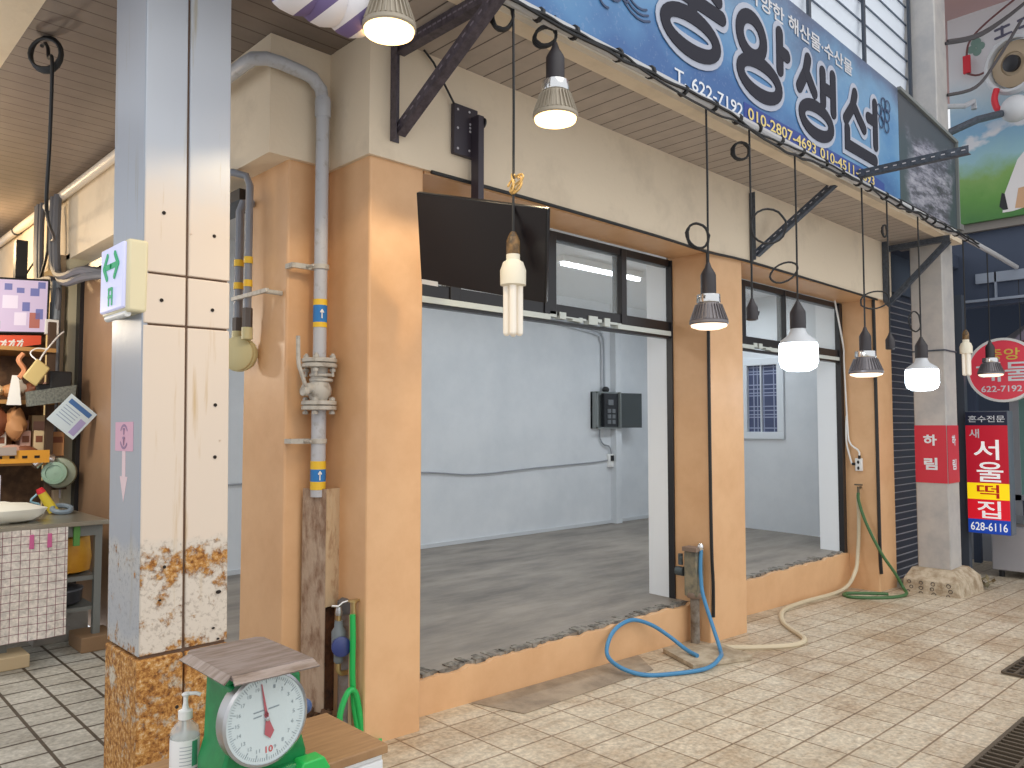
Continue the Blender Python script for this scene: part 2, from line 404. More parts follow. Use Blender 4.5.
# ================================================================== SETTING
b = B(); b.add([(1.72, -3, 0), (2.1, -3, 0), (2.1, 3.7, 0), (1.72, 3.7, 0)], [(0, 1, 2, 3)])
b.add([(2.1, -3, 0), (15, -3, fz(15)), (15, 3.7, fz(15)), (2.1, 3.7, 0)], [(0, 1, 2, 3)])
b.add([(9.0, 3.7, fz(9)), (15, 3.7, fz(15)), (15, 5, fz(15)), (9.0, 5, fz(9))], [(0, 1, 2, 3)])
struct('floor', b, TILE)
struct('floor_side', B().add([(-3, -3, 0), (1.72, -3, 0), (1.72, 12, 0), (-3, 12, 0)], [(0, 1, 2, 3)]), TILE2)
b = B()
zs = lambda y: .185 + (y - 3.34) * .0155
for (x0, x1, y0, y1) in ((2.38, 5.2, 3.34, 3.58), (5.2, 8.96, 3.5, 3.58), (1.86, 8.96, 3.58, 6.6)):
    b.add([(x0, y0, -.4), (x1, y0, -.4), (x1, y1, -.4), (x0, y1, -.4), (x0, y0, zs(y0)), (x1, y0, zs(y0)), (x1, y1, zs(y1)), (x0, y1, zs(y1))],
          [(0, 3, 2, 1), (4, 5, 6, 7), (0, 1, 5, 4), (1, 2, 6, 5), (2, 3, 7, 6), (3, 0, 4, 7)])
struct('floor_shop', b, CONC)
# sill faces
b = B(); n = 40
def sill(x0, x1, y, seed):
    random.seed(seed); bb = B()
    prev = None
    for i in range(41):
        x = x0 + (x1 - x0) * i / 40; z = 0.172 + random.uniform(-0.010, 0.010)
        if prev: bb.add([(prev[0], y, -0.4), (x, y, -0.4), (x, y, z), (prev[0], y, prev[1]), (prev[0], y + 0.05, prev[1]), (x, y + 0.05, z), (prev[0], y + 0.05, -0.4), (x, y + 0.05, -0.4)],
                        [(0, 1, 2, 3), (3, 2, 5, 4), (6, 4, 5, 7)])
        prev = (x, z)
    return bb
struct('trim_1', sill(2.39, 5.03, 3.30, 3), ORANGE)
struct('trim_2', sill(5.55, 8.2, 3.46, 4), ORANGE)
random.seed(11)
b = B()
for (x0, x1, y0, y1) in ((2.39, 5.03, 3.325, 3.40), (5.55, 8.2, 3.485, 3.55)):
    N = 70
    for i in range(N):
        xa = x0 + (x1 - x0) * i / N; xb = x0 + (x1 - x0) * (i + 1) / N
        b.box(xa, y0 + random.uniform(0, 0.02), 0.14, xb, y1 + random.uniform(-0.03, 0.03), 0.184 + random.uniform(0, 0.010))
struct('trim_3', b, EDGEC)

# pillars of the shopfront
struct('wall_pillar', B().box(2.07, 3.15, -0.02, 2.395, 3.62, 2.85), ORANGE, 0.012)
struct('wall_pillar_side', B().box(1.84, 3.53, -0.02, 2.075, 4.0, 2.85), ORANGE, 0.012)
struct('wall_pillar_middle', B().box(5.04, 3.15, -0.3, 5.56, 3.50, 2.85), ORANGE, 0.012)
struct('wall_pillar_right', B().box(8.2, 3.16, -0.4, 8.66, 3.50, 2.85), ORANGE, 0.012)
struct('trim_4', B().box(5.03, 3.506, 0.17, 5.54, 3.69, 3.1).box(8.13, 3.536, 0.17, 8.7, 3.74, 3.1).box(2.09, 3.61, 0.2, 2.39, 3.75, 3.1), mat('jamb_white', (236, 240, 244), .5))
# white beam over the openings
b = B().box(2.05, 3.13, 2.81, 8.62, 3.46, 3.45).box(2.052, 3.45, 2.812, 2.42, 3.6, 3.45).box(1.72, 3.50, 2.83, 2.06, 4.02, 3.45).box(1.74, 4.0, 2.86, 1.95, 12, 3.6)
struct('wall_front', b, CREAM)
struct('trim_5', B().box(2.40, 3.15, 2.795, 5.04, 3.46, 2.812).box(5.56, 3.15, 2.795, 8.2, 3.5, 2.812), ORANGE)
# wall beside the corner
struct('wall_left', B().box(1.83, 6.13, -0.02, 1.95, 6.92, 2.72), mat('tan_panel', (158, 126, 98), 0.5, var=(146, 116, 90), scale=2))
struct('trim_6', B().box(1.80, 6.92, 0, 1.96, 7.02, 2.75).box(1.80, 4.0, 2.72, 1.95, 7.02, 2.78), BLACKF)
struct('trim_7', B().box(1.74, 7.02, 0, 1.96, 7.5, 2.9), mat('grey_green_post', (190, 182, 156), 0.5))
struct('trim_8', B().box(1.70, 7.12, 0, 1.745, 7.36, 2.9), mat('pale_post', (230, 204, 172), 0.6))
# the empty room
struct('wall_back', B().box(1.96, 6.45, 0.2, 9.1, 6.6, 3.2).box(7.98, 6.36, 0.2, 8.1, 6.46, 3.1), INWALL)
b = B().box(8.96, 3.6, 0.2, 9.1, 6.6, 1.34).box(8.96, 3.6, 2.33, 9.1, 6.6, 3.2).box(8.96, 3.6, 1.34, 9.1, 4.53, 2.33).box(8.96, 5.09, 1.34, 9.1, 6.6, 2.33)
struct('wall_right', b, INWALL)
struct('ceiling', B().box(2.43, 3.47, 3.1, 9.1, 6.6, 3.25).box(1.97, 4.05, 3.1, 2.43, 6.6, 3.25), CEILM)
struct('baseboard_back', B().box(1.95, 6.43, 0.235, 7.98, 6.452, 0.275).box(8.1, 6.43, 0.235, 8.96, 6.452, 0.275), mat('grey_base', (196, 200, 204), 0.6))
# eaves
b = B(); b.add([(1.9, 3.15, 3.42), (9.0, 3.15, 3.42), (9.0, 2.6, 3.42), (0.83, 2.6, 3.42)], [(0, 1, 2, 3)])
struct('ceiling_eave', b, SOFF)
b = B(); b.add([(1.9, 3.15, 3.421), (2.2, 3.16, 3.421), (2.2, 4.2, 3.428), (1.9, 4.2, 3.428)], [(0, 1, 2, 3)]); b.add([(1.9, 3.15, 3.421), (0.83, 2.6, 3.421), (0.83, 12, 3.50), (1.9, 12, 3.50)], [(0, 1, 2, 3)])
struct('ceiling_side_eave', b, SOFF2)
struct('trim_9', B().box(0.66, 2.54, 3.40, 9.0, 2.64, 3.45).add([(0.66, 2.54, 3.41), (0.845, 2.54, 3.41), (0.845, 12, 3.49), (0.66, 12, 3.49)], [(0, 1, 2, 3)]), CREAM)
struct('trim_10', B().box(0.62, 2.49, 3.43, 8.6, 2.545, 3.56).box(0.60, 2.5, 3.43, 0.66, 12, 3.62), WHITE)
struct('ceiling_roof', B().box(0.66, 2.55, 3.56, 9.1, 6.6, 3.62).box(-0.2, 6.0, 3.7, 9, 12, 3.75), mat('roof_sheet', (120, 118, 116), 0.7))
# side wall behind the stall
struct('wall_stall', B().box(1.96, 7.5, -0.02, 2.1, 12, 3.5).box(-1.5, 9.6, -0.02, 1.96, 9.75, 3.0), mat('stall_wall', (222, 204, 160), 0.7))

# ------------------------------------------------------------------ window frames of the two openings
def opening(nm, x0, x1, y, zt, zb, muls, zfl, cut):
    o = B()
    o.box(x0, y, zt, x1, y + 0.07, zt + 0.055)                       # head
    o.box(x0, y, zb, x1, y + 0.07, zb + 0.075)                       # transom bar
    o.box(x1 - 0.075, y - 0.02, .17, x1, y + 0.035, zt + 0.05)         # right jamb
    o.box(x0, y, zb, x0 + 0.05, y + 0.07, zt + 0.05)
    for m, wd in muls: o.box(m, y - 0.01, zb, m + wd, y + 0.08, zt + 0.05)
    f = o.build(nm, BLACKF, bevel=0.004, smooth=False); f['kind'] = 'structure'
    xs = [x0 + 0.05] + [v for m, wd in muls for v in (m, m + wd)] + [x1 - 0.07]
    for k in range(0, len(xs), 2):
        if xs[k + 1] - xs[k] > 0.1:
            B().box(xs[k] + 0.0, y + 0.03, zb + 0.075, xs[k + 1], y + 0.036, zt).build('pane', GLASS, f, smooth=False)
    ws = B().box(x0, y - 0.012, zb - 0.035, x0 + (x1 - x0) * cut[0], y + 0.05, zb)
    ws.box(x0 + (x1 - x0) * cut[1], y - 0.012, zb - 0.035, x1 - 0.02, y + 0.05, zb)
    random.seed(5); xa = x0 + (x1 - x0) * cut[0]; xe = x0 + (x1 - x0) * cut[1]
    while xa < xe:                                                   # torn strip
        xb = xa + random.uniform(0.03, 0.08); dz = random.uniform(0.0, 0.028)
        ws.box(xa, y - 0.010, zb - 0.035 + dz, xb, y + 0.04, zb + random.uniform(-0.004, 0.03)); xa = xb + random.choice((0, 0, 0.03))
    dress(ws.build('cover_strip', WHITEF, f, smooth=False), 'torn white strip')
    B().box(x0, y + 0.0, zb - 0.055, x1, y + 0.05, zb - 0.036).build('track', BLACKF, f, smooth=False)
    return f
opening('window_1', 2.40, 5.10, 3.47, 2.73, 2.225, [(2.83, 0.08), (3.62, 0.11), (4.42, 0.06)], 0.24, (0.47, 0.73))
opening('window_2', 5.56, 8.20, 3.50, 2.735, 2.215, [(6.12, 0.10), (6.95, 0.02)], 0.24, (0.3, 0.42))

# lattice window in the right-hand wall
fr = B()
for (a0, a1, c0, c1) in ((4.53, 5.10, 1.33, 1.42), (4.53, 5.10, 2.25, 2.34), (4.53, 4.62, 1.42, 2.25), (5.02, 5.10, 1.42, 2.25)):
    fr.box(8.93, a0, c0, 9.02, a1, c1)
wf = fr.build('window_3', mat('white_window_frame', (214, 220, 226), 0.5), bevel=0.006, smooth=False); wf['kind'] = 'structure'
def lattice_mat():
    m = bpy.data.materials.new('patterned_glass'); m.use_nodes = True; nt = m.node_tree; p = nt.nodes['Principled BSDF']
    v = coords(nt); sx = nt.nodes.new('ShaderNodeSeparateXYZ'); nt.links.new(v, sx.inputs[0]); tot = None
    for ax in (1, 2):
        for (pitch, sh, wd) in ((0.135, 0.0, 0.10), (0.27, 0.05, 0.045), (0.27, 0.10, 0.045)):
            f_ = math_n(nt, 'LESS_THAN', math_n(nt, 'FRACT', math_n(nt, 'DIVIDE', math_n(nt, 'ADD', sx.outputs[ax], 5 + sh), pitch)), wd)
            tot = f_ if tot is None else math_n(nt, 'MAXIMUM', tot, f_)
    nt.links.new(mixc(nt, tot, (74, 82, 112), (150, 158, 184)), p.inputs['Base Color']); p.inputs['Roughness'].default_value = 0.25
    return m
dress(B().box(8.985, 4.62, 1.42, 8.995, 5.02, 2.25).build('pane', lattice_mat(), wf, smooth=False), 'blue patterned glass')
B().box(8.945, 4.83, 1.42, 8.985, 4.845, 2.25).build('glazing_bar', MATS['white_window_frame'], wf, smooth=False)

# fluorescent fittings
for k, (lx, ly) in enumerate(((4.05, 5.0), (5.95, 4.9), (7.9, 4.9))):
    t = thing('ceiling_light', ('fluorescent tube on the shop ceiling nearest the front corner', 'fluorescent tube on the shop ceiling seen through the transom panes', 'fluorescent tube on the shop ceiling above the patterned window bay')[k], 'light', (lx, ly, 3.03), 'fluorescent tubes on the shop ceiling')
    B().box(lx - 0.62, ly - 0.05, 3.04, lx + 0.62, ly + 0.05, 3.1).build('housing', WHITE, t, bevel=0.006)
    B().cyl((lx - 0.6, ly, 3.022), (lx + 0.6, ly, 3.022), 0.018, n=12).build('tube', mat('tube_glow', (255, 255, 255), 0.4, emit=(236, 246, 255), estr=9), t)

# ================================================================== STREET COLUMN (near)
t = thing('steel_column', 'tall cream and grey steel column rusting at its foot beside the scale', 'column', (1.21, 3.27, 0))
B().box(1.055, 3.10, 0.0, 1.375, 3.44, 3.42).build('core', mat('seam_brown', (112, 88, 72), .8), t)
b = B()
for (z0, z1) in ((0.635, 1.885), (1.893, 2.085), (2.093, 3.419)):
    b.box(1.044, 3.088, z0, 1.203, 3.12, z1); b.box(1.213, 3.088, z0, 1.382, 3.12, z1)
random.seed(3)
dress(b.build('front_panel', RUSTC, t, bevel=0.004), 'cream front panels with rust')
dress(B().box(1.040, 3.092, 0.634, 1.062, 3.45, 3.419).build('side_panel', RUSTG, t, bevel=0.004), 'grey side panel')
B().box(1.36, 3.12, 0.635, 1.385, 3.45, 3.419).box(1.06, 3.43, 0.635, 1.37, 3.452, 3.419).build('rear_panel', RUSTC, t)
b = B().box(1.034, 3.080, 0, 1.204, 3.2, 0.622).box(1.212, 3.080, 0, 1.386, 3.2, 0.622).box(1.034, 3.2, 0, 1.386, 3.455, 0.622)
dress(b.build('plinth', RUST, t, bevel=0.006), 'heavily rusted foot')
b = B()
for (x, z) in ((1.115, 2.33), (1.315, 2.27), (1.11, 1.985), (1.31, 1.965), (1.325, 1.58), (1.325, 1.37)):
    b.cyl((x, 3.0885, z), (x, 3.0855, z), 0.0075, n=8)
b.build('bolt_hole', DARK, t, each=1)
b = B(); random.seed(8)
for k in range(9):
    b.blob((random.uniform(1.06, 1.37), 3.081, random.uniform(0.4, 0.98)), random.uniform(.006, .012), 0.004, random.uniform(.004, .008), 8, 5)
b.build('corrosion_pit', DARK, t)
b = B(); b.box(1.0385, 3.17, 1.40, 1.0398, 3.38, 1.515).mat(1)
strokes(b, [arc_(0.0, 0.0, .045, .6, 2.5), arc_(0.0, 0.0, .045, 3.7, 5.6), [(-.008, .03), (.008, .03)], [(0, .03), (0, .012)], [(-.008, -.005), (.008, -.005)], [(0, -.01), (0, -.03)]], .005, (1.0386, 3.275, 1.457), -Y, Z, .0006)
b.mat(2); b.prism([(-.02, 0.10), (-.02, 0.0), (-.045, 0.0), (0, -0.10), (.045, 0.0), (.02, 0.0), (.02, 0.10)], (1.0388, 3.275, 1.30), -Y, Z, 0.001)
dress(b.build('sticker', [mat('faded_pink', (214, 166, 186), 0.6), mat('faded_mauve', (150, 120, 150), 0.6), mat('faded_white_pink', (226, 200, 204), 0.6)], t), 'faded pink arrow sticker')

bpy.context.view_layer.update(); t.rotation_euler = (-.0085, -.0088, 0)
# exit sign
t = thing('exit_sign', 'glowing white exit sign box with green arrows on the grey column side', 'sign', (1.0, 3.26, 1.92))
B().box(0.965, 3.10, 1.93, 1.04, 3.40, 2.21).build('housing', mat('cream_box', (222, 212, 178), 0.4), t, bevel=0.012, seg=3)
B().box(0.952, 3.115, 1.945, 0.968, 3.385, 2.20).build('face', mat('exit_glow', (196, 198, 228), 0.4, emit=(214, 216, 255), estr=0.32), t, bevel=0.006)
GRN = mat('exit_green', (20, 150, 100), 0.5, emit=(20, 160, 105), estr=0.3)
b = B(); o_ = Vector((0.951, 3.25, 2.12))
for sg in (-1, 1):
    strokes(b, [[(0, 0), (sg * 0.085, 0)], [(sg * 0.085, 0), (sg * 0.045, 0.045)], [(sg * 0.085, 0), (sg * 0.045, -0.045)]], 0.011, o_, -Y, Z, 0.002)
b.build('arrow', GRN, t, each=3)
b = B(); strokes(b, [[(-.02, .03), (-.02, -.03)], [(.02, .03), (.02, -.03)], [(-.02, .03), (.02, .03)], [(-.02, 0), (.02, 0)]], 0.006, Vector((0.951, 3.25, 2.0)), -Y, Z, 0.002)
b.build('door_mark', GRN, t)
B().cyl((0.975, 3.12, 1.925), (0.975, 3.36, 1.925), 0.013, n=12).build('lamp_tube', WHITE, t)

# ================================================================== TABLE, SCALE, BOTTLE
WOOD = mat('wood_laminate', (166, 130, 92), 0.4, var=(134, 100, 68), scale=5, stretch=(1.2, 14, 1), lo=0.35, hi=0.7)
t = thing('side_cabinet', 'low wood topped white cabinet carrying the green scale', 'cabinet', (0.98, 2.03, 0))
B().box(0.58, 1.865, 0.575, 1.305, 2.20, 0.60).build('top', WOOD, t, bevel=0.003)
B().box(0.59, 1.88, 0.03, 1.295, 2.19, 0.575).build('body', WHITE, t, bevel=0.003)
B().box(0.595, 1.868, 0.05, 1.29, 1.882, 0.56).build('door', mat('white_door', (226, 228, 230), 0.35), t, bevel=0.003)
b = B()
for (fx, fy) in ((0.63, 1.92), (1.25, 1.92), (0.63, 2.15), (1.25, 2.15)): b.cyl((fx, fy, 0), (fx, fy, 0.035), 0.02)
b.build('foot', BLACK, t, each=1)

t = thing('kitchen_scale', 'green spring scale with a big round dial and worn metal platform', 'scale', (0.93, 1.98, 0.60))
b = B()
b.prism([(-.115, 0.0), (.115, 0.0), (.115, 0.05), (.10, 0.10), (.095, 0.255), (-.095, 0.255), (-.10, 0.10), (-.115, 0.05)], (0.945, 1.885, 0.60), X, Z, 0.15)
b.build('body', GREENP, t, bevel=0.008)
b = B().box(0.845, 1.86, 0.602, 1.075, 2.03, 0.63); b.build('base', GREENP, t, bevel=0.01)
B().box(0.85, 1.90, 0.853, 1.02, 2.05, 0.888).build('platform_support', GREENP, t, bevel=0.006)
b = B(); TP = [(0.825, 1.825), (1.04, 1.825), (1.04, 2.10), (1.025, 2.115), (0.84, 2.115), (0.825, 2.095)]
b.prism(TP, (0, 0, 0.902), X, Y, 0.012)
b.prism([(-.005, 0), (.22, 0), (.215, .03), (0, .03)], (0.825, 1.797, 0.888), X, Vector((0, .9, .44)), 0.004)
b.prism([(0, 0), (.275, 0), (.265, .026), (.01, .026)], (0.803, 2.095, 0.888), -Y, Vector((.85, 0, .53)), 0.004)
dress(b.build('platform', mat('worn_zinc', (150, 140, 138), 0.5, 0.35, var=(118, 104, 96), scale=9, stretch=(1, 6, 1)), t), 'scuffed metal platform')
DC = Vector((0.934, 1.862, 0.766)); DN = Vector((0.03, -1, 0.05)).normalized(); DX = DN.cross(Z).normalized() * -1; DX = Z.cross(DN).normalized() * 1
DX = Vector((-DN.y, DN.x, 0)).normalized(); DY = DN.cross(DX).normalized()
R_ = 0.113
b = B().lathe([(R_, -0.04), (R_ + .002, -0.012), (R_ + .002, 0.0), (R_ - .005, 0.004), (R_ - .006, 0.0)], DC, DN, 48, False)
b.build('dial_rim', STEEL, t)
dial = B().lathe([(R_ - .004, -0.02), (R_ - .004, 0.0)], DC, DN, 48).build('dial', mat('dial_face', (206, 220, 224), 0.12, 0.15, coat=0.6), t)
b = B()
for k in range(100):
    a = 2 * PI * k / 100; r0 = R_ - .012; r1 = R_ - (.020 if k % 5 else .027)
    d = DX * math.sin(a) + DY * math.cos(a)
    b.bar(DC + d * r0 + DN * .0008, DC + d * r1 + DN * .0008, 0.0009 if k % 5 else .0016, 0.0006, DN)
for (a, b_, wd) in ((-.035, .02, .03), (.005, .022, .03), (-.035, .008, .022)): b.bar(DC + DX * a + DY * b_ + DN * .0008, DC + DX * (a + wd) + DY * (b_ + .002) + DN * .0008, .003, .0006, DN)
b.build('scale_mark', mat('grey_ink', (138, 150, 156), 0.6), dial)
b = B()
letters(b, '10', DC - DX * .004 - DY * .083, DX, DY, .02, .016, .001, .02)
b.build('numeral', mat('red_ink', (196, 84, 84), 0.6), dial)
b = B()
for k in range(1, 20):
    if k == 10: continue
    a = 2 * PI * k / 20; d = DX * math.sin(a) + DY * math.cos(a)
    letters(b, str(k), DC + d * (R_ - .036) - DX * .005 - DY * .004, DX, DY, .006 if k < 10 else .010, .009, .001)
b.build('numeral', mat('grey_ink', (138, 150, 156), 0.6), dial, each=1)
b = B(); na = -0.16; nd = DX * math.sin(na) + DY * math.cos(na); ns = DN.cross(nd)
q = DC + DN * .004
b.prism([(-.004, 0), (.004, 0), (.0012, .088), (-.0012, .088)], q, ns * -1, nd, .001)
b.prism([(.0, -.05), (.013, -.035), (.004, 0.0), (.006, .012), (0, .02), (-.006, .012), (-.004, 0), (-.013, -.035)], q, ns * -1, nd, .001)
dress(b.build('needle', mat('needle_red', (176, 92, 100), 0.4), t), 'red needle')
B().lathe([(.006, 0), (.005, .008), (.001, .009)], DC, DN, 16).build('hub', STEEL, t)
B().blob((1.062, 1.90, 0.755), .018, .02, .02).build('zero_knob', mat('blue_knob', (60, 84, 130), 0.4), t)
B().prism([(-.05, 0), (.05, 0), (.03, .035), (-.03, .035)], (1.055, 1.835, 0.602), X, Z, .05).build('foot', mat('bright_green', (40, 180, 84), 0.35), t, bevel=0.004)

t = thing('sanitizer_bottle', 'clear pump bottle of hand sanitizer standing left of the scale', 'bottle', (0.818, 2.082, 0.60))
c = Vector((0.818, 2.082, 0.60))
B().lathe([(.033, 0), (.036, .004), (.036, .10), (.033, .115), (.016, .133), (.0145, .14)], c, n=28).build('bottle', mat('clear_plastic', (226, 232, 234), 0.08, alpha=0.35), t)
B().lathe([(.031, .004), (.0325, .006), (.0325, .088), (.0, .0885)], c, n=28).build('gel', mat('gel', (226, 232, 228), 0.15, alpha=0.6), t)
b = B().lathe([(.0366, .018), (.0366, .092)], c, n=40, caps=False); b.mat(1)
for k in range(6):
    z = .03 + k * .009
    for j in range(3, 12):
        a = -2.55 + j * .09; a2 = a + .09
        b.add([c + Vector((.0369 * math.cos(q_), .0369 * math.sin(q_), z + h)) for q_, h in ((a, 0), (a2, 0), (a2, .002), (a, .002))], [(0, 1, 2, 3)])
b.mat(2)
for j in range(6):
    a = -1.45 + j * .08; b.add([c + Vector((.0369 * math.cos(q_), .0369 * math.sin(q_), h)) for q_, h in ((a, .025), (a + .08, .025), (a + .08, .088), (a, .088))], [(0, 1, 2, 3)])
b.build('paper_label', [mat('label_white', (236, 238, 238), 0.5), mat('label_grey', (170, 176, 186), 0.5), mat('label_green', (70, 160, 120), 0.5)], t)
B().lathe([(.018, .138), (.018, .158), (.009, .162), (.006, .178), (.006, .196)], c, n=20).build('pump_collar', WHITE, t)
b = B().blob(c + Vector((.002, 0, .199)), .013, .010, .006); b.tube([c + Vector((0, 0, .2)), c + Vector((.022, -.012, .2)), c + Vector((.032, -.018, .195))], .005, 8)
b.cyl(c + Vector((0, 0, .02)), c + Vector((0, 0, .14)), .003, n=8); b.build('pump_head', WHITE, t)

# ================================================================== GAS PIPE WITH VALVE
t = thing('gas_pipe', 'tall grey gas pipe with flanged valve running up the corner pillars', 'pipe', (1.975, 3.43, 1.18))
PX, PY = 1.97, 3.43
pts = [(PX, PY, 1.78)]
pts2 = [(PX, PY, 1.5), (PX, PY, 3.12), (PX - .012, PY, 3.19), (PX - .06, PY, 3.235), (PX - .11, PY, 3.245), (1.74, PY, 3.255), (1.67, PY + .01, 3.258), (1.625, PY + .06, 3.26), (1.62, PY + .14, 3.26), (1.62, 4.3, 3.26), (1.62, 5.0, 3.27)]
B().tube([(PX, PY, 1.15)] + pts2[:1] + [(PX, PY, 1.58)], .036, 16).build('lower_pipe', GREYPIPE, t)
B().tube([(PX, PY, 1.80)] + pts2[1:], .033, 16).build('upper_pipe', GREYPIPE, t)
B().lathe([(.037, 0), (.040, .01), (.040, .09), (.037, .1)], (PX, PY, 3.05), n=16).build('elbow_collar', GREYPIPE, t)
b = B()
for z in (1.785, 1.81, 1.575, 1.60): b.lathe([(.082, 0), (.086, .003), (.086, .018), (.082, .021)], (PX, PY, z), n=28)
for z in (1.715, 1.74): b.lathe([(.05, 0), (.058, .003), (.058, .014), (.05, .017)], (PX + .01, PY, z), n=24)
b.build('flange', CASTG, t, each=1)
b = B().lathe([(.04, 1.62), (.045, 1.63), (.058, 1.655), (.06, 1.68), (.052, 1.705), (.042, 1.72), (.042, 1.79)], (PX, PY, 0), n=24)
b.cyl((PX, PY, 1.68), (PX - .09, PY - .02, 1.68), .026, n=14); b.build('valve_body', CASTG, t)
b = B()
for k in range(4):
    a = PI / 4 + k * PI / 2; x, y = PX + .066 * math.cos(a), PY + .066 * math.sin(a)
    b.cyl((x, y, 1.74), (x, y, 1.855), .008, n=8); b.cyl((x, y, 1.555), (x, y, 1.64), .008, n=8)
    for z in (1.832, 1.765, 1.555, 1.622): b.cyl((x, y, z), (x, y, z + .014), .015, n=6)
b.build('bolt', CASTG, t, each=1)
b = B(); b.tube([(PX - .09, PY - .03, 1.685), (PX - .10, PY - .04, 1.70), (PX - .125, PY - .045, 1.76), (PX - .135, PY - .04, 1.80), (PX - .14, PY - .04, 1.93)], .010, 8, smooth=4)
b.cyl((PX - .085, PY - .03, 1.665), (PX - .11, PY - .035, 1.665), .022, n=12).build('lever', CASTG, t)
b = B()
for z, dx in ((2.275, .14), (1.41, .13)):
    b.lathe([(.036, 0), (.041, .001), (.041, .024), (.036, .025)], (PX, PY, z), n=18)
    b.box(PX - dx + .02, PY + .03, z, PX - .02, PY + .045, z + .025); b.box(PX - dx, PY + .031, z + .001, PX - dx + .02, PY + .10, z + .024)
    b.cyl((PX - .06, PY - .03, z + .012), (PX - .06, PY + .06, z + .012), .006, n=8)
b.build('clamp', CASTG, t, each=4)
b = B()
for (z0, z1, k) in ((2.095, 2.125, 0), (1.985, 2.01, 0), (2.01, 2.095, 1), (1.285, 1.325, 0), (1.185, 1.225, 0), (1.225, 1.285, 1)):
    b.mat(k).lathe([(.0375 if z0 < 1.5 else .0345, z0), (.0375 if z0 < 1.5 else .0345, z1)], (PX, PY, 0), n=20, caps=False)
dress(b.build('marking_band', [YELLOW, BLUELAB], t, each=1), 'blue marking band')
b = B()
for z in (2.05, 1.255): strokes(b, [[(0, -.02), (0, .018)], [(0, .02), (-.008, .008)], [(0, .02), (.008, .008)]], .003, (PX - .012, PY - .0385, z), X, Z, .001)
b.build('flow_arrow', WHITE, t, each=3)

t = thing('pipe_guard', 'rusted angle steel guard around the foot of the tall grey gas pipe', 'guard', (1.99, 3.43, 0))
ga, gb, gc = Vector((1.93, 3.50, 0)), Vector((1.985, 3.375, 0)), Vector((2.069, 3.395, 0))
def plate(p, q, z0, z1): return B().bar((p + q) / 2 + Z * z0, (p + q) / 2 + Z * z1, (q - p).length, .007, (q - p).cross(Z))
dress(plate(ga, gb, .12, 1.19).build('left_flange', RUSTY, t, smooth=False), 'grey brown rusted flange')
plate(gb + Y * .025, gc + Y * .035, .1, .62).build('lower_flange', mat('dark_rust', (104, 66, 42), .9, var=(52, 36, 28), scale=14, bump=.6), t, smooth=False)
dress(plate(gb, gc, .62, 1.19).build('right_flange', RUSTL, t, smooth=False), 'paler flange streaked with rust')
b = B(); random.seed(2)
for k in range(14): b.blob((random.uniform(1.90, 2.02), random.uniform(3.34, 3.45), random.uniform(0.02, 0.13)), .035, .03, .03, 8, 6, 0.2)
b.build('rubble', mat('rust_rubble', (92, 66, 48), 0.95, bump=0.8), t)

t = thing('water_meter', 'small blue water meter on a tap pipe beside the front pillar', 'meter', (2.02, 3.29, 0.42))
MX, MY = 2.008, 3.285
b = B().tube([(MX, MY, 0.60), (MX, MY, 0.555)], .012, 10).tube([(MX, MY, .38), (MX, MY, .335), (MX + .012, MY, .32), (MX + .1, MY, .315)], .013, 10)
b.build('pipe', BRASS, t)
B().lathe([(.014, 0), (.022, .01), (.022, .05), (.034, .07), (.034, .15), (.022, .17), (.02, .2)], (MX, MY, .37), n=16).build('body', mat('meter_grey', (112, 120, 126), 0.45), t)
dress(B().lathe([(.04, 0), (.046, .004), (.046, .03), (.04, .034)], (MX, MY - .02, .455), (-.45, -1, .1), 22).build('dial_cover', mat('blue_cover', (50, 62, 120), 0.35), t), 'blue cover')
b = B().lathe([(.016, 0), (.018, .015), (.012, .04)], (MX, MY, .595), n=12).tube([(MX - .04, MY, .645), (MX - .01, MY - .01, .64), (MX + .01, MY - .015, .655), (MX + .04, MY - .02, .66)], .006, 8)
b.build('tap', STEEL, t)
t = thing('drain_pipe', 'short capped grey standpipe between the rusted guard and the pillar', 'pipe', (2.085, 3.36, 0))
B().cyl((2.082, 3.33, 0), (2.082, 3.33, .60), .042, n=18).build('pipe', mat('old_pipe', (140, 136, 136), 0.6, var=(112, 92, 78), scale=9), t)
B().lathe([(.046, .59), (.048, .60), (.048, .645), (.03, .66)], (2.082, 3.33, 0), n=18).build('cap', mat('dark_cap', (96, 94, 96), 0.6), t)
t = thing('hose_standpipe', 'thin standpipe with a tap holding the green garden hose', 'tap', (2.145, 3.24, 0))
HX, HY = 2.128, 3.215
HX, HY = 2.03, 3.215
t.location = (HX + .0, HY, 0); ROOT[t.name] = Vector((HX, HY, 0))
B().cyl((HX + .015, HY + .02, 0), (HX + .015, HY + .02, .60), .011, n=10).build('pipe', mat('pale_pipe', (186, 160, 128), 0.6), t)
b = B().cyl((HX + .015, HY, .60), (HX + .015, HY, .66), .012, n=12).box(HX - .01, HY - .012, .665, HX + .04, HY + .012, .675); b.cyl((HX + .015, HY, .66), (HX + .015, HY, .668), .016)
b.build('tap', BRASS, t)
b = B().tube([(HX + .0, HY - .015, .61), (HX, HY - .02, .5), (HX, HY - .02, .33), (HX + .012, HY - .02, .18), (HX + .03, HY - .03, .06), (HX + .02, HY - .04, .02), (HX - .02, HY - .05, .016), (HX - .06, HY - .06, .03), (HX - .085, HY - .05, .16), (HX - .04, HY - .045, .265), (HX + .005, HY - .04, .25), (HX + .035, HY - .04, .12), (HX + .05, HY - .05, .02), (HX + .12, HY - .09, .014)], .014, 10, smooth=6)
tag(b.build('garden_hose', mat('green_hose', (30, 172, 84), 0.35)), 'bright green hose hanging from the thin tap beside the front pillar', 'hose')

